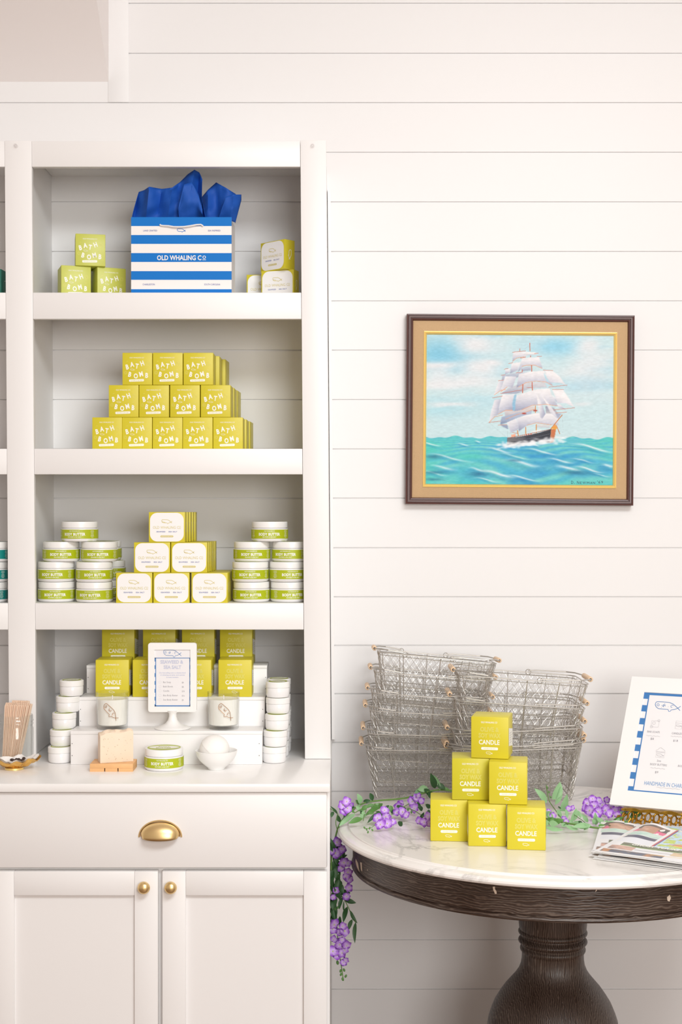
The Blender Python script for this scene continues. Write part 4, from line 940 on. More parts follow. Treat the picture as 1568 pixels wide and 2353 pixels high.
# ------------------------------------------------------------------ pedestal table
TX, TY = .480, 3.222; zT = ZC-.7065
tb = tag(empty('pedestal_table', (TX, TY, 0)), 'round marble-topped table with a turned dark wooden pedestal', 'table')
g = G(); ri_, ro_ = .462, .4875
g.lathe([(0, zT), (ri_, zT), (ri_+.0012, zT-.0008), (ri_+.0018, zT-.0035), (ri_+.004, zT-.0048), (ri_+.012, zT-.0048), (ro_-.004, zT-.0070), (ro_-.0006, zT-.0115), (ro_, zT-.0155), (ro_-.002, zT-.0195), (ro_-.006, zT-.0215), (0, zT-.0215)], 120)
g.build('marble_top', M_marble, tb, smooth=25)
g = G(); ra = .4535; zb_ = ZC-.8005
g.lathe([(0, zT-.0217), (ra-.002, zT-.0217), (ra, zT-.024), (ra, zb_+.012), (ra-.002, zb_+.010), (ra+.002, zb_+.008), (ra+.0035, zb_+.004), (ra+.001, zb_), (ra-.02, zb_), (ra-.022, zb_+.06), (0, zb_+.06)], 120)
g.build('apron', M_apron, tb, smooth=25)
g = G()
def zp(py): return ZC-(py-CY)*TY/F
kq = TY/F
pr = [(0, zb_+.06), (.085, zb_+.06), (.085, zb_+.02), (.079, zb_-.06), (78*kq, zp(2118)), (77*kq, zp(2130)), (76*kq, zp(2134))]
def bead(y0, y1, r0, r1):
    return [(r0*kq+(r1-r0)*kq*math.sin(PI*i/8), zp(y0+(y1-y0)*i/8)) for i in range(9)]
pr += bead(2134, 2147, 75, 79) + bead(2147.5, 2151, 72, 72.5) + bead(2152, 2169, 71.5, 79) + [(71.5*kq, zp(2171))] + bead(2172, 2186, 71.5, 75)
pr += [(70.5*kq, zp(2190)), (71*kq, zp(2203)), (73*kq, zp(2215)), (78*kq, zp(2228)), (86*kq, zp(2240)), (97*kq, zp(2253)), (110*kq, zp(2268)), (122*kq, zp(2285)), (133*kq, zp(2303)), (141*kq, zp(2322)), (147*kq, zp(2340)), (150*kq, zp(2358)), (151*kq, zp(2380)), (148*kq, zp(2405)), (138*kq, zp(2440)), (122*kq, zp(2475)), (105*kq, zp(2505)), (95*kq, zp(2525)), (92*kq, zp(2540)), (100*kq, zp(2550)), (104*kq, zp(2560)), (150*kq, zp(2580)), (.20, .14), (.235, .12), (.24, .08), (.24, 0), (0, 0)]
g.lathe(pr, 72); g.build('pedestal', M_ped, tb, smooth=30)
# chips of bare paint on the apron
M_chip = mat('bare_primer', (214, 196, 178), .6)
def chip(px_, py_, pts):
    g = G()
    a = math.atan2(X_(px_, 2.78)-TX, -math.sqrt(max(.4538**2-(X_(px_, 2.78)-TX)**2, 0)))
    for it in range(6):
        yy = TY-math.sqrt(max(.4538**2-(X_(px_, 2.78 if it == 0 else yy)-TX)**2, 0)) if it == 0 else TY-math.sqrt(max(.4538**2-(X_(px_, yy)-TX)**2, 0))
    zz = Z_(py_, yy); th = math.atan2(X_(px_, yy)-TX, -(yy-TY)); rr = ra+.0004; s_ = yy/F
    out = []
    for dx, dy in pts: t = th+dx*s_/rr/max(math.cos(th), .3); out.append((rr*math.sin(t), -rr*math.cos(t), zz-dy*s_))
    g.add(out, [tuple(range(len(out)))]); c_ = g.build('paint_chip', M_chip, tb, flat=True)
chip(1137, 2045, [(-4, -7), (1, -8), (1, -2), (4, 2), (5, 8), (1, 9), (-1, 4), (-3, 0)])
chip(822, 1990, [(-6, -12), (2, -8), (4, 2), (6, 10), (-2, 4), (-7, -4)]); chip(829, 1992, [(-1, -10), (3, -12), (4, 8), (1, 6)]); chip(845, 1999, [(-1, -1), (1, -1), (1, 1), (-1, 1)])
chip(1372, 2046, [(-4, 4), (-1, -4), (3, -7), (0, 1)]); chip(1538, 2064, [(-5, -3), (2, -8), (5, 0), (1, 8), (-4, 5)])

# ------------------------------------------------------------------ candle boxes on the table
for pxl, Y, th, z, lb, pr_ in ((989.4, 3.052, -4, 0, 'front row left, farthest from the brochures', pc), (1076.6, 3.006, -3, 0, 'centre of the front row', pc), (1165.8, 2.975, -6.5, 0, 'front row right, nearest the brochures', pc),
        (1039, 3.048, -4.5, 1, 'left of the two in the second layer', pc3), (1124, 3.004, -8, 1, 'right of the two in the second layer', pc), (1082.8, 3.048, -13, 2, 'crowning the table pyramid', pc)):
    put(pr_, 'lime candle box, %s of the marble table pyramid' % lb if z < 2 else 'lime candle box crowning the pyramid on the marble table', 'box', 'candle boxes on the table', cw, cd, pxl, Y, th, zT+z*(ch_+.0005))

# ------------------------------------------------------------------ wire baskets
def basket_proto():
    root = empty('wire_basket'); W, D, H = .30, .205, .128; wb, db = .25, .158; rt = .0014
    def ringpts(w_, d_, z, r=.018, n=5): return [(x, y, z) for x, y in rrect(w_, d_, r, n)]
    g = G(); g.tube(ringpts(W, D, H), rt, 6, closed=True); g.tube(ringpts(W-.004, D-.004, H-.006), rt*.8, 5, closed=True)
    g.tube(ringpts(wb, db, .0016), rt, 6, closed=True); mw, md = (W+wb)/2, (D+db)/2; g.tube(ringpts(mw-.012, md-.012, H*.36), rt*.8, 5, closed=True)
    for sx_ in (-1, 1):
        for sy in (-1, 1): g.tube([(sx_*(wb/2-.006), sy*(db/2-.006), .001), (sx_*(W/2-.006), sy*(D/2-.006), H)], rt, 5)
    for sy in (-1, 1):
        for x in (-.30, .02 if sy < 0 else -.05, .27): g.tube([(x*wb, sy*db/2, .001), (x*W, sy*D/2, H)], rt*.85, 5)
    for sx_ in (-1, 1): g.tube([(sx_*wb/2, 0, .001), (sx_*W/2, 0, H)], rt*.85, 5)
    for x in (-.25, .25): g.tube([(x*wb, -db/2, .001), (x*wb, db/2, .001)], rt*.85, 5)
    for sy in (-1, 1):
        for x in (-.085, .035):
            g.tube([(x+.0065*math.cos(2*PI*i/12), sy*D/2, H+.001+.0065*math.sin(2*PI*i/12)) for i in range(12)], .0009, 4, closed=True)
    g.build('wire_frame', M_steel, root)
    # chain link netting
    rnd = random.Random(2); g = G(); rw = .00044
    P0 = rrect(wb, db, .016, 3); P1 = rrect(W-.002, D-.002, .018, 3)
    def path(Pp):
        c = [0]
        for i in range(len(Pp)): a = Pp[i]; b = Pp[(i+1) % len(Pp)]; c.append(c[-1]+math.hypot(b[0]-a[0], b[1]-a[1]))
        return c
    c0, c1 = path(P0), path(P1)
    def atp(Pp, c, t):
        s_ = (t % 1)*c[-1]
        for i in range(len(Pp)):
            if s_ <= c[i+1]:
                a = Pp[i]; b = Pp[(i+1) % len(Pp)]; u = (s_-c[i])/(c[i+1]-c[i]+1e-12); return a[0]+(b[0]-a[0])*u, a[1]+(b[1]-a[1])*u
        return Pp[0]
    NC, NR = 50, 9
    def pt_(i, j):
        s_ = j/NR; t = i/NC; a = atp(P0, c0, t); b = atp(P1, c1, t); k_ = s_
        return Vector((a[0]+(b[0]-a[0])*k_, a[1]+(b[1]-a[1])*k_, .002+(H-.004)*s_))
    pts = {}
    for j in range(NR+1):
        for i in range(NC):
            q = pt_(i+.5*(j % 2), j); n_ = Vector((q.x, q.y, 0)).normalized()
            pts[i, j] = q+Vector((rnd.uniform(-.0008, .0008), rnd.uniform(-.0008, .0008), rnd.uniform(-.0007, .0007)))+n_*rnd.uniform(-.0005, .0015)
    for j in range(NR):
        for i in range(NC):
            if j % 2 == 0: nb = [(i, j+1), ((i-1) % NC, j+1)]
            else: nb = [(i, j+1), ((i+1) % NC, j+1)]
            for n_ in nb:
                a, b = pts[i, j], pts[n_]; mid = (a+b)/2+Vector((a.x, a.y, 0)).normalized()*.0012
                g.tube([a, mid, b], rw, 3, cap=False)
    nx_, ny_ = 14, 12
    for j in range(ny_):
        for i in range(nx_):
            o_ = .5*(j % 2)
            a = Vector(((-.5+(i+o_)/nx_)*wb, (-.5+j/ny_)*db, .002))
            for dx in (-.5, .5):
                b = Vector((a.x+dx/nx_*wb, a.y+db/ny_, .002+rnd.uniform(0, .002)))
                if abs(b.x) < wb/2 and abs(a.x) < wb/2: g.tube([a, b], rw, 3, cap=False)
    g.build('wire_netting', M_steel, root, flat=True)
    for sgn, xr_ in ((-1, -.085), (1, .035)):
        g = G(); xe = sgn*(W/2+.012); zz = H+.006; hy = D/2
        pts_ = [(xr_, -hy, zz-.002), (xr_+sgn*.02, -hy-.001, zz), (sgn*(W/2-.022), -hy-.001, zz+.002), (sgn*(W/2-.004), -hy*.8, zz+.003), (xe, -.052, zz+.001), (xe, .052, zz+.001), (sgn*(W/2-.004), hy*.8, zz+.003), (sgn*(W/2-.022), hy+.001, zz+.002), (xr_+sgn*.02, hy+.001, zz), (xr_, hy, zz-.002)]
        g.tube(pts_, .0017, 6); h = g.build('bail_handle', M_steel, root)
        g = G(); g.tube([(xe, -.046, zz+.001), (xe, -.044, zz+.001), (xe, .044, zz+.001), (xe, .046, zz+.001)], [.0052, .0062, .0062, .0052], 14, 0)
        g.tube([(xe, -.0463, zz+.001), (xe, -.0455, zz+.001)], .0031, 10, 1)
        gp_ = g.build('wooden_grip', [M_grip, M_hole], h); gp_['label'] = 'pale turned wooden grip'
    return Proto(root), W, D, H
pk, KW, KD, KH = basket_proto()
ordn = ['bottom', 'second from the bottom', 'third from the bottom', 'fourth from the bottom', 'fifth from the bottom', 'topmost']
# left stack: front-left rim column/row, tilt
Lf = [(848, 1724, .4), (852, 1688, 1.6), (857, 1636, 3.2), (862, 1596, 4.2), (869, 1549, 4.6), (878, 1505, 5.6)]
for i, (px_, py_, tl) in enumerate(Lf):
    s_ = .955; Yf = 3.445; o = pk.get(); o.scale = (s_, s_, s_); t = R(tl)
    Xl = X_(px_, Yf); Zl = Z_(py_, Yf)
    # rim front-left corner = root + R*( -W/2, -D/2, H )
    v = Matrix.Rotation(t, 3, 'Y') @ (Vector((-KW/2+.006, -KD/2, KH))*s_)
    o.rotation_euler = (R(-.6*i), t, 0); o.location = (Xl-v.x, Yf-v.y, max(Zl-v.z, zT+.002)); tag(o, 'galvanised wire basket with wooden grips, %s of the left basket stack' % ordn[i], 'basket', 'left stack of wire baskets')
Rf = [(1048, 1764, -2.2), (1050, 1723, -3.2), (1051, 1687, -2.6), (1056, 1611, 3.8), (1064, 1554, 4.1)]
for i, (px_, py_, tl) in enumerate(Rf):
    s_ = 1.03; Yf = 3.385; o = pk.get(); o.scale = (s_, s_, s_); t = R(tl); Xl = X_(px_, Yf); Zl = Z_(py_, Yf)
    v = Matrix.Rotation(t, 3, 'Y') @ (Vector((-KW/2+.006, -KD/2, KH))*s_)
    o.rotation_euler = (R(-.8*(i == 4)), t, 0); o.location = (Xl-v.x, Yf-v.y, max(Zl-v.z, zT+.008)); tag(o, 'galvanised wire basket with wooden grips, %s of the right basket stack' % (ordn[i] if i < 4 else 'topmost'), 'basket', 'right stack of wire baskets')

# ------------------------------------------------------------------ garlands
def leaf(g, a, b, w_, bend=.15, roll=0, seed=0, n=7):
    a = Vector(a); b = Vector(b); d = b-a; L = d.length; t = d.normalized(); cam_dir = Vector((0, -1, .35)).normalized()
    s = t.cross(cam_dir); s = s.normalized() if s.length > 1e-5 else Vector((1, 0, 0)); nrm = s.cross(t).normalized()
    if nrm.dot(cam_dir) < 0: nrm = -nrm
    q = Matrix.Rotation(roll, 3, t); s = q @ s; nrm = q @ nrm; vs = []
    for i in range(n+1):
        u = i/n; wd = w_/2*(math.sin(PI*min(u*1.0, 1))**.75)*(1-.35*u)*1.25
        c = a+d*u+nrm*(bend*L*math.sin(PI*u))+s*(.05*L*math.sin(PI*u))
        vs += [c-s*wd+nrm*wd*.28, c-nrm*wd*.05, c+s*wd+nrm*wd*.28]
    fs = []
    for i in range(n): k = i*3; fs += [(k, k+1, k+4, k+3), (k+1, k+2, k+5, k+4)]
    return vs, fs
def flower(c, sc, tilt, spin, rnd, dark=0):
    """five petals with pale hearts; returns verts faces colours"""
    vs = []; fs = []; cs = []
    nrm = Vector((math.sin(tilt[0]), -1, math.sin(tilt[1]))).normalized(); a = nrm.orthogonal().normalized(); b = nrm.cross(a)
    pale = np.array(srgb((216, 186, 240))); deep = np.array(srgb((122, 40, 172) if not dark else (96, 34, 146))); mid = np.array(srgb((166, 100, 212)))
    sc = sc*1.18
    for p_ in range(5):
        t0 = spin+2*PI*p_/5+rnd.uniform(-.12, .12); pl_ = sc*rnd.uniform(.85, 1.1); wdt = sc*rnd.uniform(.50, .62); o0 = len(vs); cup = rnd.uniform(.05, .5); tw = rnd.uniform(-.25, .25); hv = rnd.uniform(0, 1.2); hs = rnd.uniform(-1, 1)
        rad = a*math.cos(t0)+b*math.sin(t0); tan = nrm.cross(rad); NI, NJ = 5, 4
        for i in range(NI+1):
            u = i/NI; w_ = wdt*math.sin(PI*min(.12+u*.80, 1))**.8
            for j in range(NJ+1):
                s = j/NJ*2-1
                q = c+rad*(pl_*(u-.10*u*u*s*s))+tan*(w_*s)+nrm*(sc*(cup*u*(1.1-u)+.12*s*s*u-.12*u+tw*s*u*.5)); vs.append(q)
                e = min(1, max(0, (u-.22)*(.75+.55*hv)+s*.3*hs*u)); m_ = pale*(1-min(e*2, 1))+mid*min(e*2, 1) if e < .5 else mid*(2-2*e)+deep*(2*e-1)
                if dark: m_ = m_*.8
                cs.append((m_[0], m_[1], m_[2], 1))
        for i in range(NI):
            for j in range(NJ): k = o0+i*(NJ+1)+j; fs.append((k, k+1, k+NJ+2, k+NJ+1))
    o0 = len(vs); r = sc*.12
    for q in range(6): t = 2*PI*q/6; vs.append(c+nrm*.002+a*r*math.cos(t)+b*r*math.sin(t)); g_ = srgb((190, 204, 120)); cs.append((g_[0], g_[1], g_[2], 1))
    fs.append(tuple(o0+q for q in range(6)))
    return vs, fs, cs
def Yg(py, d=.694, lo=3.0, hi=3.405): return min(max(d*F/(py-CY), lo), hi)
def garland(name, label, origin, stems, leaves, clusters, buds, Yfun, seed, extra=None):
    root = tag(empty(name, origin), label, 'garland'); rnd = random.Random(seed); O = Vector(origin)
    def pp(px_, py_, dy=0): Y = Yfun(px_, py_)+dy; return P(px_, py_, Y)-O
    g = G()
    for pts_, r in stems:
        V = [pp(*q) for q in pts_]; out = []
        for i in range(len(V)-1):
            p0 = V[max(i-1, 0)]; p1 = V[i]; p2 = V[i+1]; p3 = V[min(i+2, len(V)-1)]
            for s_ in range(4):
                t = s_/4; out.append(.5*((2*p1)+(p2-p0)*t+(2*p0-5*p1+4*p2-p3)*t*t+(3*p1-p0-3*p2+p3)*t**3))
        out.append(V[-1]); g.tube(out, r, 6)
    g.build('stem', M_stem, root)
    g = G()
    leaves = list(leaves)+(extra(rnd) if extra else [])
    for i, (x0, y0, x1, y1, w_, kd) in enumerate(leaves):
        Y = Yfun((x0+x1)/2, (y0+y1)/2); dy0 = rnd.uniform(-.008, .004); a = P(x0, y0, Y+dy0)-O; b = P(x1, y1, Y+dy0+rnd.uniform(-.012, .012))-O
        vs, fs = leaf(g, a, b, w_*Y/F, rnd.uniform(-.12, .16), rnd.uniform(-.4, .4)); g.add(vs, fs, kd)
    g.build('foliage', [M_leafl, M_leafm, M_leafd], root, smooth=60)
    for fl in clusters:
        g = G(); g.c = []
        for (x, y, r_, dk) in fl:
            Y = Yfun(x, y)-.012; vs, fs, cs = flower(P(x, y, Y)-O, r_*Y/F, (rnd.uniform(-.7, .7), rnd.uniform(-.3, .8)), rnd.uniform(0, 6), rnd, dk); g.add(vs, fs); g.c += cs
        g.build('blossom', M_petal, root, smooth=60)
    if buds:
        g = G()
        for x, y, r_ in buds:
            c = pp(x, y); Y = Yfun(x, y); rr = r_*Y/F; g.lathe([(max(rr*math.cos(-PI/2+PI*q/6), 0), 1.6*rr*math.sin(-PI/2+PI*q/6)) for q in range(7)], 8, 0, Matrix.Translation(c) @ Matrix.Rotation(rnd.uniform(-.6, .6), 4, 'Y'))
        g.build('bud', M_leafm, root, smooth=60)
    return root
def Yleft(px_, py_):
    if py_ > 1900 and px_ < 830: return 3.225 if py_ < 2120 else 3.20
    if px_ < 800: return 3.215
    return Yg(py_, .690, 3.0, 3.385)
Lv = [(828,1848,821,1823,13,0),(828,1849,817,1838,9,1),(835,1841,852,1839,10,2),(857,1840,850,1822,11,2),(817,1870,779,1899,12,0),(834,1881,801,1892,13,1),(828,1870,838,1882,8,0),(876,1866,844,1892,9,2),(873,1855,838,1876,10,1),(776,1870,759,1852,5,2),(767,1865,761,1879,8,2),(776,1872,784,1890,10,2),(800,1862,790,1880,8,2),
 (845,1850,830,1864,10,1),(860,1848,838,1858,8,1),(880,1846,868,1860,9,1),(895,1850,880,1870,8,2),(905,1852,925,1846,9,2),(910,1850,935,1858,8,2),(880,1870,862,1886,8,2),(925,1888,918,1898,13,2),(960,1842,968,1858,10,2),(952,1826,976,1806,14,0),(985,1812,960,1815,15,0),(975,1812,998,1832,14,2),(1000,1812,990,1776,15,2),(1012,1816,996,1780,9,0),(1024,1814,1000,1802,12,2),(1015,1810,1036,1818,8,1),(985,1818,1000,1836,14,2),(970,1864,962,1850,9,2),(965,1880,975,1866,8,2),(978,1848,990,1856,10,2),(985,1860,988,1872,7,2),
 (769,1963,759,1925,10,2),(769,1974,799,1964,9,2),(775,1988,771,2020,13,2),(762,1980,760,2010,8,2),(768,2000,764,2040,12,2),(776,2010,784,2048,12,2),(781,2051,806,2052,14,2),(792,2066,819,2075,11,2),(799,2083,789,2120,11,2),(805,2092,822,2122,8,2),(810,2112,801,2138,9,2),(818,2118,816,2168,9,2),(791,2069,792,2098,4,2),(788,2062,780,2090,9,2),(772,2092,759,2112,5,2),(765,2080,759,2098,5,2),(764,2025,770,2056,13,2),(778,2040,783,2070,12,2),(770,2085,774,2112,7,1),(762,2050,766,2078,7,2),(771,2052,764,2076,8,2),(780,2020,770,2050,10,2),(766,2100,762,2125,7,2),(760,1935,766,1958,8,2)]
stL = [([(1045,1818),(1010,1815),(975,1822),(930,1834),(880,1839),(845,1843),(822,1853),(802,1868),(786,1886),(777,1903),(771,1925),(764,1955),(762,1985),(763,2015),(766,2045),(772,2070)], .0021),
       ([(873,1846),(850,1850),(828,1861),(815,1868)], .0011), ([(845,1851),(838,1872),(835,1886)], .0009), ([(778,2050),(792,2068),(804,2092),(812,2110),(818,2120)], .0010), ([(776,1870),(772,1890),(775,1905)], .0009), ([(759,1858),(768,1864),(778,1872)], .0008),
       ([(772,2070),(774,2110),(776,2150),(780,2190),(784,2215),(787,2235),(789,2250)], .0011), ([(780,1945),(790,1985),(797,2010)], .0009), ([(866,1892),(852,1903),(838,1903)], .0006), ([(940,1858),(955,1864),(972,1876)], .0010), ([(968,1828),(948,1842),(925,1856),(900,1872)], .0009)]
clL = [[(788,1850,11,0),(797,1842,10,0),(806,1852,10,0),(790,1862,11,0),(799,1858,11,0)],
       [(874,1894,12,0),(888,1877,11,0),(868,1880,10,0),(890,1892,11,0),(884,1862,10,0),(903,1888,8,0)],
       [(915,1852,11,0),(925,1866,11,0),(934,1872,8,0),(912,1866,9,0),(921,1846,8,0)],
       [(947,1842,11,0),(957,1834,9,0),(953,1858,10,0),(968,1840,8,0),(962,1828,7,0)],
       [(964,1886,9,0),(975,1890,10,0),(983,1876,10,0),(988,1892,9,0)],
       [(775,1935,11,1),(772,1960,12,1),(786,1952,10,1),(764,1956,8,1)], [(790,1982,11,1),(784,1994,9,1),(800,1984,9,1)], [(800,2004,11,1),(803,2020,10,1),(796,2015,9,1)], [(802,2040,9,1),(797,2060,9,1),(766,2062,7,1),(772,2046,8,1)],
       [(768,2124,12,1),(765,2136,11,1),(788,2128,9,1),(792,2140,12,1),(782,2142,10,1)], [(768,2158,9,1),(780,2170,11,1),(786,2160,8,1),(797,2172,10,1),(793,2184,9,1)], [(766,2186,12,0),(776,2194,11,0),(786,2190,10,1)], [(790,2212,8,1),(795,2206,7,1)]]
buds = [(783,2231,2.6),(791,2229,2.6),(784,2239,2.6),(795,2243,2.6),(788,2250,2.8),(776,2212,3.2),(843,1906,2),(850,1903,2),(838,1902,2),(846,1912,2),(856,1907,2),(777,2085,2.5),(938,1860,2.4),(946,1866,2.2)]
garland('flower_garland', 'purple artificial flower garland trailing off the table beside the cabinet', (X_(800, 3.22), 3.22, zT), stL, Lv, clL, buds, Yleft, 11, lambda r: [(x, y, x+r.uniform(-9, 9), y+r.uniform(20, 34), r.uniform(8, 12), 2) for x, y in [(r.uniform(763, 785), 1925+i*6.2) for i in range(30)]]+[(x, y, x+r.uniform(-18, 18), y+r.uniform(-6, 18), r.uniform(7, 11), r.choice((0, 1, 1, 2))) for x, y in [(r.uniform(812, 905), r.uniform(1846, 1868)) for i in range(16)]])
def Yright(px_, py_): return Yg(py_, .692, 2.9, 3.36)
Rv = [(1257,1846,1228,1811,14,0),(1270,1838,1288,1796,21,0),(1276,1850,1290,1806,12,0),(1287,1874,1304,1824,15,0),(1314,1888,1325,1857,14,0),(1304,1880,1300,1858,8,0),(1370,1896,1368,1866,12,0),(1391,1898,1371,1878,12,0),(1352,1890,1337,1870,10,0),(1254,1900,1296,1907,10,0),(1320,1892,1296,1884,8,0),(1360,1898,1314,1901,12,0),(1440,1874,1420,1866,8,0),(1398,1893,1428,1891,9,0),(1396,1902,1409,1900,11,2),(1450,1872,1479,1862,18,1),(1448,1886,1462,1866,13,1),(1436,1886,1446,1900,10,1),(1256,1876,1268,1866,18,0),(1280,1860,1292,1880,12,0),(1262,1890,1284,1894,14,0),(1330,1886,1340,1896,8,2),(1336,1880,1328,1862,9,0),(1283,1853,1290,1858,4,2),(1300,1896,1330,1906,9,0),(1262,1866,1272,1884,10,0),(1430,1878,1438,1862,7,1),(1258,1880,1290,1888,12,1)]
stR = [([(1250,1880),(1270,1884),(1300,1891),(1343,1898),(1379,1903),(1400,1898),(1429,1880),(1448,1864),(1462,1858)], .0022), ([(1256,1804),(1262,1838),(1276,1860),(1292,1882),(1300,1890)], .0011), ([(1320,1872),(1340,1886),(1352,1897)], .0009), ([(1468,1866),(1450,1878),(1438,1888)], .0011)]
clR = [[(1350,1846,11,0),(1362,1836,10,0),(1356,1862,12,0),(1346,1858,10,0),(1366,1852,11,0)], [(1377,1840,9,0),(1384,1850,11,0),(1395,1838,8,0),(1376,1866,11,0),(1392,1862,12,0),(1368,1872,9,0)],
       [(1404,1856,10,0),(1402,1870,10,0),(1414,1862,9,0),(1424,1860,8,0),(1434,1862,8,0),(1443,1860,7,0)], [(1307,1858,7,0),(1316,1856,6,0),(1262,1864,6,0)], [(1271,1875,8,0),(1297,1882,7,0),(1302,1888,7,0),(1420,1872,8,0)]]
garland('flower_garland', 'purple artificial flower garland lying between the candle boxes and the price easel', (X_(1350, 3.3), 3.3, zT), stR, Rv, clR, [(1262,1820,2),(1258,1810,2),(1266,1832,2)], Yright, 23, lambda r: [(x, y, x+r.uniform(-24, 24), y+r.uniform(-16, 14), r.uniform(9, 14), r.choice((0, 0, 1))) for x, y in [(1256+i*8.5, 1884+14*math.sin(i*.16)+r.uniform(-3, 3)) for i in range(20)]])

# ------------------------------------------------------------------ matted price list on a gold easel
psi = R(26); al = math.atan2(.21, .28); HB = .341; WB = .273
u_ = Vector((math.cos(psi), -math.sin(psi), 0)); nb = Vector((math.sin(psi), math.cos(psi), 0)); v_ = (nb*math.sin(al)+Vector((0, 0, math.cos(al)))).normalized(); nn_ = u_.cross(v_)
B0 = P(1401, 1848, 3.270)
def st_uv(px_, py_):
    r = P(px_, py_, 1.0)-Vector((0, 0, ZC)); den = r.dot(nn_); t = (B0-Vector((0, 0, ZC))).dot(nn_)/den; q = Vector((0, 0, ZC))+r*t-B0; return q.dot(u_), q.dot(v_)
MB_ = Matrix.Translation(B0) @ Matrix((( u_.x, v_.x, nn_.x, 0), (u_.y, v_.y, nn_.y, 0), (u_.z, v_.z, nn_.z, 0), (0, 0, 0, 1)))
fs_ = tag(empty('price_list', B0), 'large cream-matted price list leaning on the gold easel', 'sign'); fs_.matrix_world = MB_; fs_.rotation_euler = MB_.to_euler(); fs_.location = B0
c5 = lambda x, y: st_uv(1340+x/4.904, 1540+y/4.904)
tl = c5(690, 245); bl = c5(505, 1355); mrg = (tl[0]+bl[0])/2; top_ = tl[1]; bot_ = bl[1]
g = G(); x0, x1, y0, y1 = mrg, WB-mrg, bot_, top_
for a in ((0, WB, 0, y0), (0, WB, y1, HB), (0, x0, y0, y1), (x1, WB, y0, y1)): g.box(a[0], a[1], a[2], a[3], -.0035, 0)
g.box(0, WB, 0, HB, -.006, -.0037); g.build('mat_board', M_mat, fs_, flat=True)
g = G(); zq = -.0030
def Rq(a, b, c, d, m, l=0): g.add([(a, b, zq+l), (c, b, zq+l), (c, d, zq+l), (a, d, zq+l)], [(0, 1, 2, 3)], m)
Rq(x0, y0, x1, y1, 0)
hh_ = y1-y0; bw_ = .0135
Rq(x0, y1-.006, x1, y1, 1, .0002); Rq(x0, y0, x1, y0+.0045, 1, .0002); Rq(x0, y0, x0+bw_, y1, 1, .0003); Rq(x1-bw_, y0, x1, y1, 1, .0003)
for (a, b) in ((330, 402), (475, 550), (622, 697), (771, 848), (920, 998), (1072, 1150), (1222, 1302)):
    f = lambda y: y1-(y-258)/(1355-258)*hh_
    Rq(x0, f(b), x0+bw_-.0025, f(a), 0, .0005); Rq(x1-bw_+.0025, f(b), x1, f(a), 0, .0005)
def cc(x, y): s_, t_ = c5(x, y); return Matrix.Translation((s_, t_, zq+.0006))
cs0 = c5(955, 400); kk5 = (c5(1100, 400)[0]-c5(810, 400)[0])/290
whale(g, 290*kk5, cc(955, 405), 1, .02)
for t, x, y, h, mw, m in (('BAR SOAPS', 793, 700, 25, 140, 2), ('$8', 778, 778, 26, 40, 2), ('CANDLES', 1056, 718, 25, 112, 2), ('$18', 1042, 800, 26, 52, 2), ('2oz', 855, 1025, 24, 46, 2), ('BODY BUTTERS', 850, 1070, 25, 186, 2), ('$9', 828, 1155, 26, 36, 2)): g.text(t, h*kk5*1.05, cc(x, y), m, bold=0, maxw=mw*kk5, xs=.7)
g.text('8oz', 24*kk5, cc(1165, 1045), 2, bold=0, maxw=46*kk5); g.text('BODY BUTTERS', 25*kk5, cc(1165, 1090), 2, bold=0, maxw=186*kk5)
t_ = c5(688, 1285); g.text('HANDMADE IN CHARLESTON', 50*kk5, Matrix.Translation((t_[0], t_[1], zq+.0006)), 3, xs=.62, bold=0, align='L', maxw=560*kk5)
for x, y, L_ in ((790, 735, 160), (1056, 742, 130), (843, 1100, 165), (960, 1325, 260)):
    g.ribbon([((i/16-.5)*L_*kk5, 4*kk5*math.sin(i*PI/2)) for i in range(17)], 2*kk5, cc(x, y), 2)
def ic(x, y, pts, cl=True): g.ribbon([(a*kk5, b*kk5) for a, b in pts], 2*kk5, cc(x, y), 2, cl)
ic(812, 600, [(-42, 40), (42, 40), (42, -38), (-42, -38)]); ic(800, 590, [(17*math.cos(i*PI/6), 17*math.sin(i*PI/6)) for i in range(12)]); ic(772, 630, [(15*math.cos(i*PI/6), 15*math.sin(i*PI/6)) for i in range(12)]); ic(855, 562, [(13*math.cos(i*PI/6), 13*math.sin(i*PI/6)) for i in range(12)])
ic(1080, 612, [(-36, 50), (36, 50), (36, -50), (-36, -50)]); ic(1080, 590, [(-36, 0), (36, 0)], False); whale(g, 60*kk5, cc(1080, 622), 2, .04, False)
ic(872, 945, [(-50, 25), (50, 25), (44, -36), (-48, -36)]); ic(872, 912, [(-52, 0), (-50, 14), (-30, 22), (-20, 40), (0, 52), (14, 40), (36, 28), (50, 14), (54, 0)]); whale(g, 80*kk5, cc(870, 952), 2, .03, False)
g.build('price_sheet', [M_paper, M_signblue, M_grey_ink, mat('steel_blue_ink', (120, 160, 205), .5)], fs_, flat=True)
# easel: gold ledge and pierced apron, legs and rear support
ez = tag(empty('easel', (B0.x+.13, B0.y-.05, zT)), 'ornate pierced gold metal easel holding the matted price list', 'easel'); EO = Vector(ez.location)
g = G(); e0 = B0+u_*.035-nb*.004-Vector((0, 0, .0028)); Le = .225
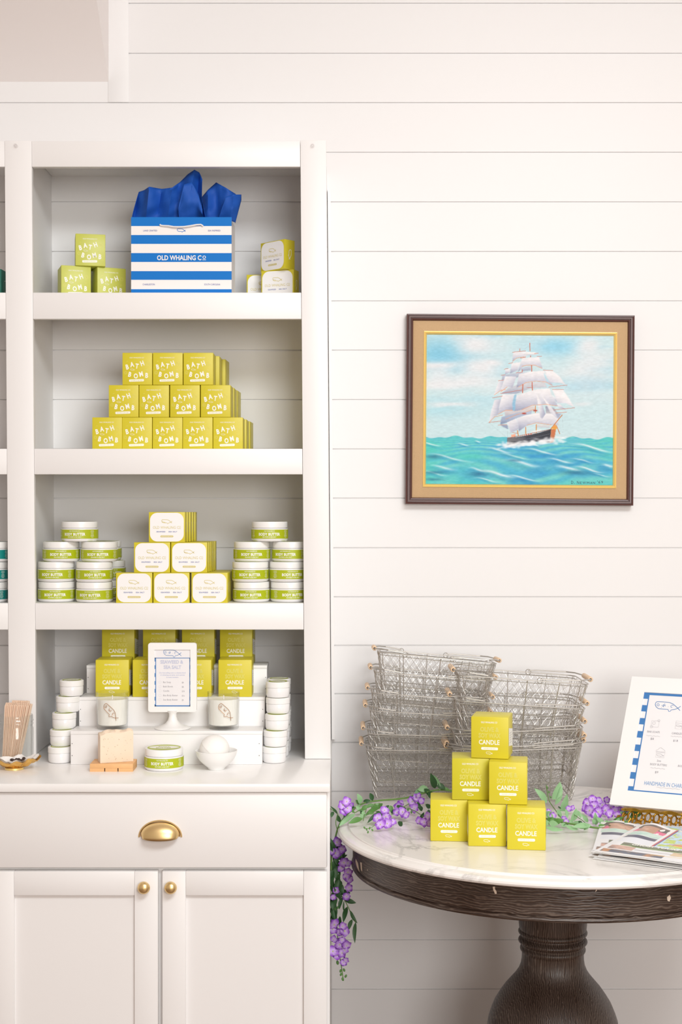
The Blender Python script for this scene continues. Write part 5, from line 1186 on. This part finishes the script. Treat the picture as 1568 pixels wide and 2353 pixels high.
# ledge: wavy shelf strip
N = 40; vs = []; fs = []
for i in range(N+1):
    s_ = Le*i/N; w_ = .022+.003*math.sin(i*.9); lip = .0022+.0035*abs(math.sin(i*PI/8))*(math.sin(PI*i/N)**.4)
    base = e0+u_*s_
    for q in (base+nb*.004, base-nb*w_*.8, base-nb*w_+Vector((0, 0, lip)), base-nb*(w_+.002)+Vector((0, 0, lip)), base-nb*(w_+.001)-Vector((0, 0, .003)), base-nb*w_*.6-Vector((0, 0, .003)), base+nb*.004-Vector((0, 0, .003))): vs.append(q-EO)
for i in range(N):
    for j in range(7): k = i*7+j; k2 = i*7+(j+1) % 7; fs.append((k, k2, k2+7, k+7))
g.add(vs, fs); g.build('ledge', M_orn, ez, smooth=50)
g = G(); fp = e0-nb*.016-Vector((0, 0, .003))
def ep(s_, h, dn=0): return fp+u_*s_+Vector((0, 0, -h*1.38))-nb*(dn+h*1.0)-EO
def curl(s_, h, r, n=12, a0=0, turn=1, th=.0018): g.tube([ep(s_+r*math.cos(a0+turn*2*PI*i/n), h+r*math.sin(a0+turn*2*PI*i/n)) for i in range(n)], th, 6, closed=True)
def spiral(s_, h, r, a0, sg=1, th=.0024): g.tube([ep(s_+r*(1-i/22)*math.cos(a0+sg*i*.42), h+r*(1-i/22)*math.sin(a0+sg*i*.42)) for i in range(19)], [th*(1-.4*i/18) for i in range(19)], 6)
for i in range(10):
    s_ = .022+i*.0195; curl(s_, .0075, .0062, th=.0021); curl(s_+.0098, .0150, .0045, th=.0019)
    g.lathe([(max(.0026*math.cos(-PI/2+PI*q/5), 0), .0026*math.sin(-PI/2+PI*q/5)) for q in range(6)], 8, 0, Matrix.Translation(ep(s_+.0098, .005)))
g.tube([ep(.012+Le*.86*i/30, .0185+.0035*math.sin(i*1.05)+(.006*math.exp(-((i-15)/2.2)**2))) for i in range(31)], .0024, 6)
spiral(.012, .011, .010, 0); spiral(Le-.014, .011, .010, PI, -1)
for sx_ in (.006, Le-.010):
    sg2 = -1 if sx_ < .1 else 1
    g.tube([ep(sx_, .004), ep(sx_+sg2*.004, .011), ep(sx_-sg2*.002, .016), ep(sx_+sg2*.006, .0205)], [.003, .0024, .003, .0028], 6); spiral(sx_+sg2*.010, .0150, .0062, -1.2, sg2, .0026)
g.build('pierced_apron', M_orn, ez, smooth=60)
for s_ in (.05, .17):
    g = G(); a = B0+u_*s_*1.15+nb*.009; g.tube([a-Vector((0, 0, .004))-EO, a+v_*.10-EO, a+v_*.2-EO], .0028, 6); g.build('back_post', M_orn, ez)
g = G(); a = B0+u_*.13+v_*.17+nb*.012; bq = B0+u_*.13+nb*.19; bq.z = zT+.003; g.tube([a-EO, bq-EO], .0026, 6); g.build('rear_leg', M_orn, ez)

# ------------------------------------------------------------------ brochures
bx0 = Vector((.512, 2.893)); th0 = R(-31); BWd, BLn = .215, .268
def brochure_img(seed, nx, ny):
    p = Paint(nx, ny, 300, 400); r = np.random.RandomState(seed); n = fbm(nx, ny, 12, 16, seed+3, 4); n3 = fbm(nx, ny, 40, 50, seed+9, 3); p.I[:] = (238, 238, 240)
    def rc(x0, y0, x1, y1, c, al=1.0, c2=None):
        m = ((p.U > x0)&(p.U < x1)&(p.V > y0)&(p.V < y1)).astype(float)*al
        if c2 is not None: k_ = np.clip((n-.38)*4, 0, 1)[..., None]; cc_ = np.array(c)*(1-k_)+np.array(c2)*k_; p.mix(m, cc_)
        else: p.mix(m, c)
    rc(10, 352, 190, 388, (70, 78, 100), 1, (190, 130, 80)); rc(18, 300, 90, 345, (214, 170, 150), 1, (150, 120, 110)); rc(92, 325, 290, 329, (120, 120, 130)); rc(150, 356, 295, 360, (236, 200, 110)); rc(200, 300, 298, 345, (226, 200, 160), 1, (200, 170, 130))
    rc(40, 262, 240, 296, (96, 96, 70), 1, (120, 130, 84)); rc(40, 290, 240, 297, (130, 160, 80))
    rc(12, 190, 110, 252, (232, 234, 240)); rc(12, 160, 110, 192, (60, 60, 88)); rc(8, 20, 110, 70, (70, 60, 50), 1, (120, 90, 70)); rc(8, 70, 110, 105, (228, 96, 136)); rc(30, 40, 80, 120, (214, 170, 140), 1, (190, 140, 110)); rc(8, 110, 110, 156, (178, 214, 200), 1, (206, 226, 214))
    rc(118, 10, 298, 258, (196, 224, 244)); m = ((p.U > 130)&(p.U < 298)&(p.V > 12)&(p.V < 256)).astype(float)
    p.mix(m*np.clip((n-.47)*14, 0, 1), (196, 216, 70)); p.mix(m*np.exp(-((p.U-170-.3*(p.V-100))/4)**2), (220, 232, 240)); p.mix(m*np.clip((n3-.62)*8, 0, 1)*.5, (110, 120, 130))
    p.blob(215, 205, 44, 20, (236, 190, 70), 1, 6); p.mix(np.exp(-np.abs((p.U-215)/56)**6-np.abs((p.V-204)/5)**4), (206, 60, 60))
    p.mix(((np.abs(p.U-121) < 3)&(p.V < 258)).astype(float), (200, 70, 66)); p.mix(((np.abs(p.U-126) < 2)&(p.V < 258)).astype(float), (50, 60, 130)); rc(200, 60, 240, 100, (240, 240, 240))
    return np.clip(p.I, 0, 255)
fan = [(0, 0, 0, 0), (.004, .004, 1.5, 1), (-.006, .010, -2.0, 2), (.010, -.003, 2.5, 3), (.002, .012, 7, 4), (.000, .018, 12, 5), (.004, .022, 17, 6), (.0, .0, -1.5, 7), (.004, -.002, 0, 8)]
fanlab = ['lowest in the stack', 'second from the bottom', 'third from the bottom', 'fourth from the bottom', 'with its spine fanned out', 'fanned further towards the gold easel', 'fanned furthest towards the garland', 'just under the top one', 'topmost with a map and green banner']
nx, ny = 90, 120; imgs = [brochure_img(2, 230, 300), brochure_img(5, nx, ny)]
zb = zT+.0012
for i, (dx, dy, rt, lv) in enumerate(fan):
    z0 = .0019*lv
    br = tag(empty('brochure', (bx0.x+dx, bx0.y+dy, zb+z0), th0+R(rt)), 'colour-printed tourist brochure on the marble table, %s' % fanlab[i], 'brochure', 'brochures on the table')
    topb = (i == 8); lift = .004 if i >= 4 else 0
    crv = lambda U, V, i=i: np.where(V > .06, 0.0, 0.0)+.0*U
    n_x, n_y = (230, 300) if topb else (nx, ny)
    def zf(U, V, L_=(.010 if topb else .006 if i in (4, 5, 6, 7) else 0)): return .00125+L_*np.clip(U/BWd, 0, 1)**2*0+L_*np.exp(-((U-.035)/.028)**2)*np.clip(V/BLn, 0, 1)**1.2
    paint_grid(0.0, BWd, 0.0, BLn, n_x, n_y, imgs[0] if topb else imgs[1], 'cover', M_print, br, 0, True, zf)
    g = G(); mX = 12; vs = []; fs = []
    for a in range(mX+1):
        x = BWd*a/mX
        for b in range(9):
            y = BLn*b/8; zz = float(zf(np.array(x), np.array(y)))
            vs += [(x, y, zz-.0002), (x, y, max(zz-.00125, -.0004 if lv == 0 else zz-.00125))]
    for a in range(mX):
        for b in range(8):
            k_ = (a*9+b)*2; k2_ = ((a+1)*9+b)*2; fs += [(k_, k2_, k2_+2, k_+2), (k_+1, k_+3, k2_+3, k2_+1)]
    for b in range(8): fs += [(b*2, b*2+2, b*2+3, b*2+1), ((mX*9+b)*2, (mX*9+b)*2+1, (mX*9+b)*2+3, (mX*9+b)*2+2)]
    for a in range(mX): fs += [(a*18, a*18+1, (a+1)*18+1, (a+1)*18), (a*18+16, (a+1)*18+16, (a+1)*18+17, a*18+17)]
    g.add(vs, fs); g.build('pages', M_edge, br, smooth=40)
    if topb:
        g = G(); Tz = Matrix.Translation((BWd*140/300, BLn*(1-289/400), .0045)); g.text('GHOST TOURS', .0125, Tz, 0, xs=.85, bold=.03); g.build('headline', M_ink, br, flat=True)
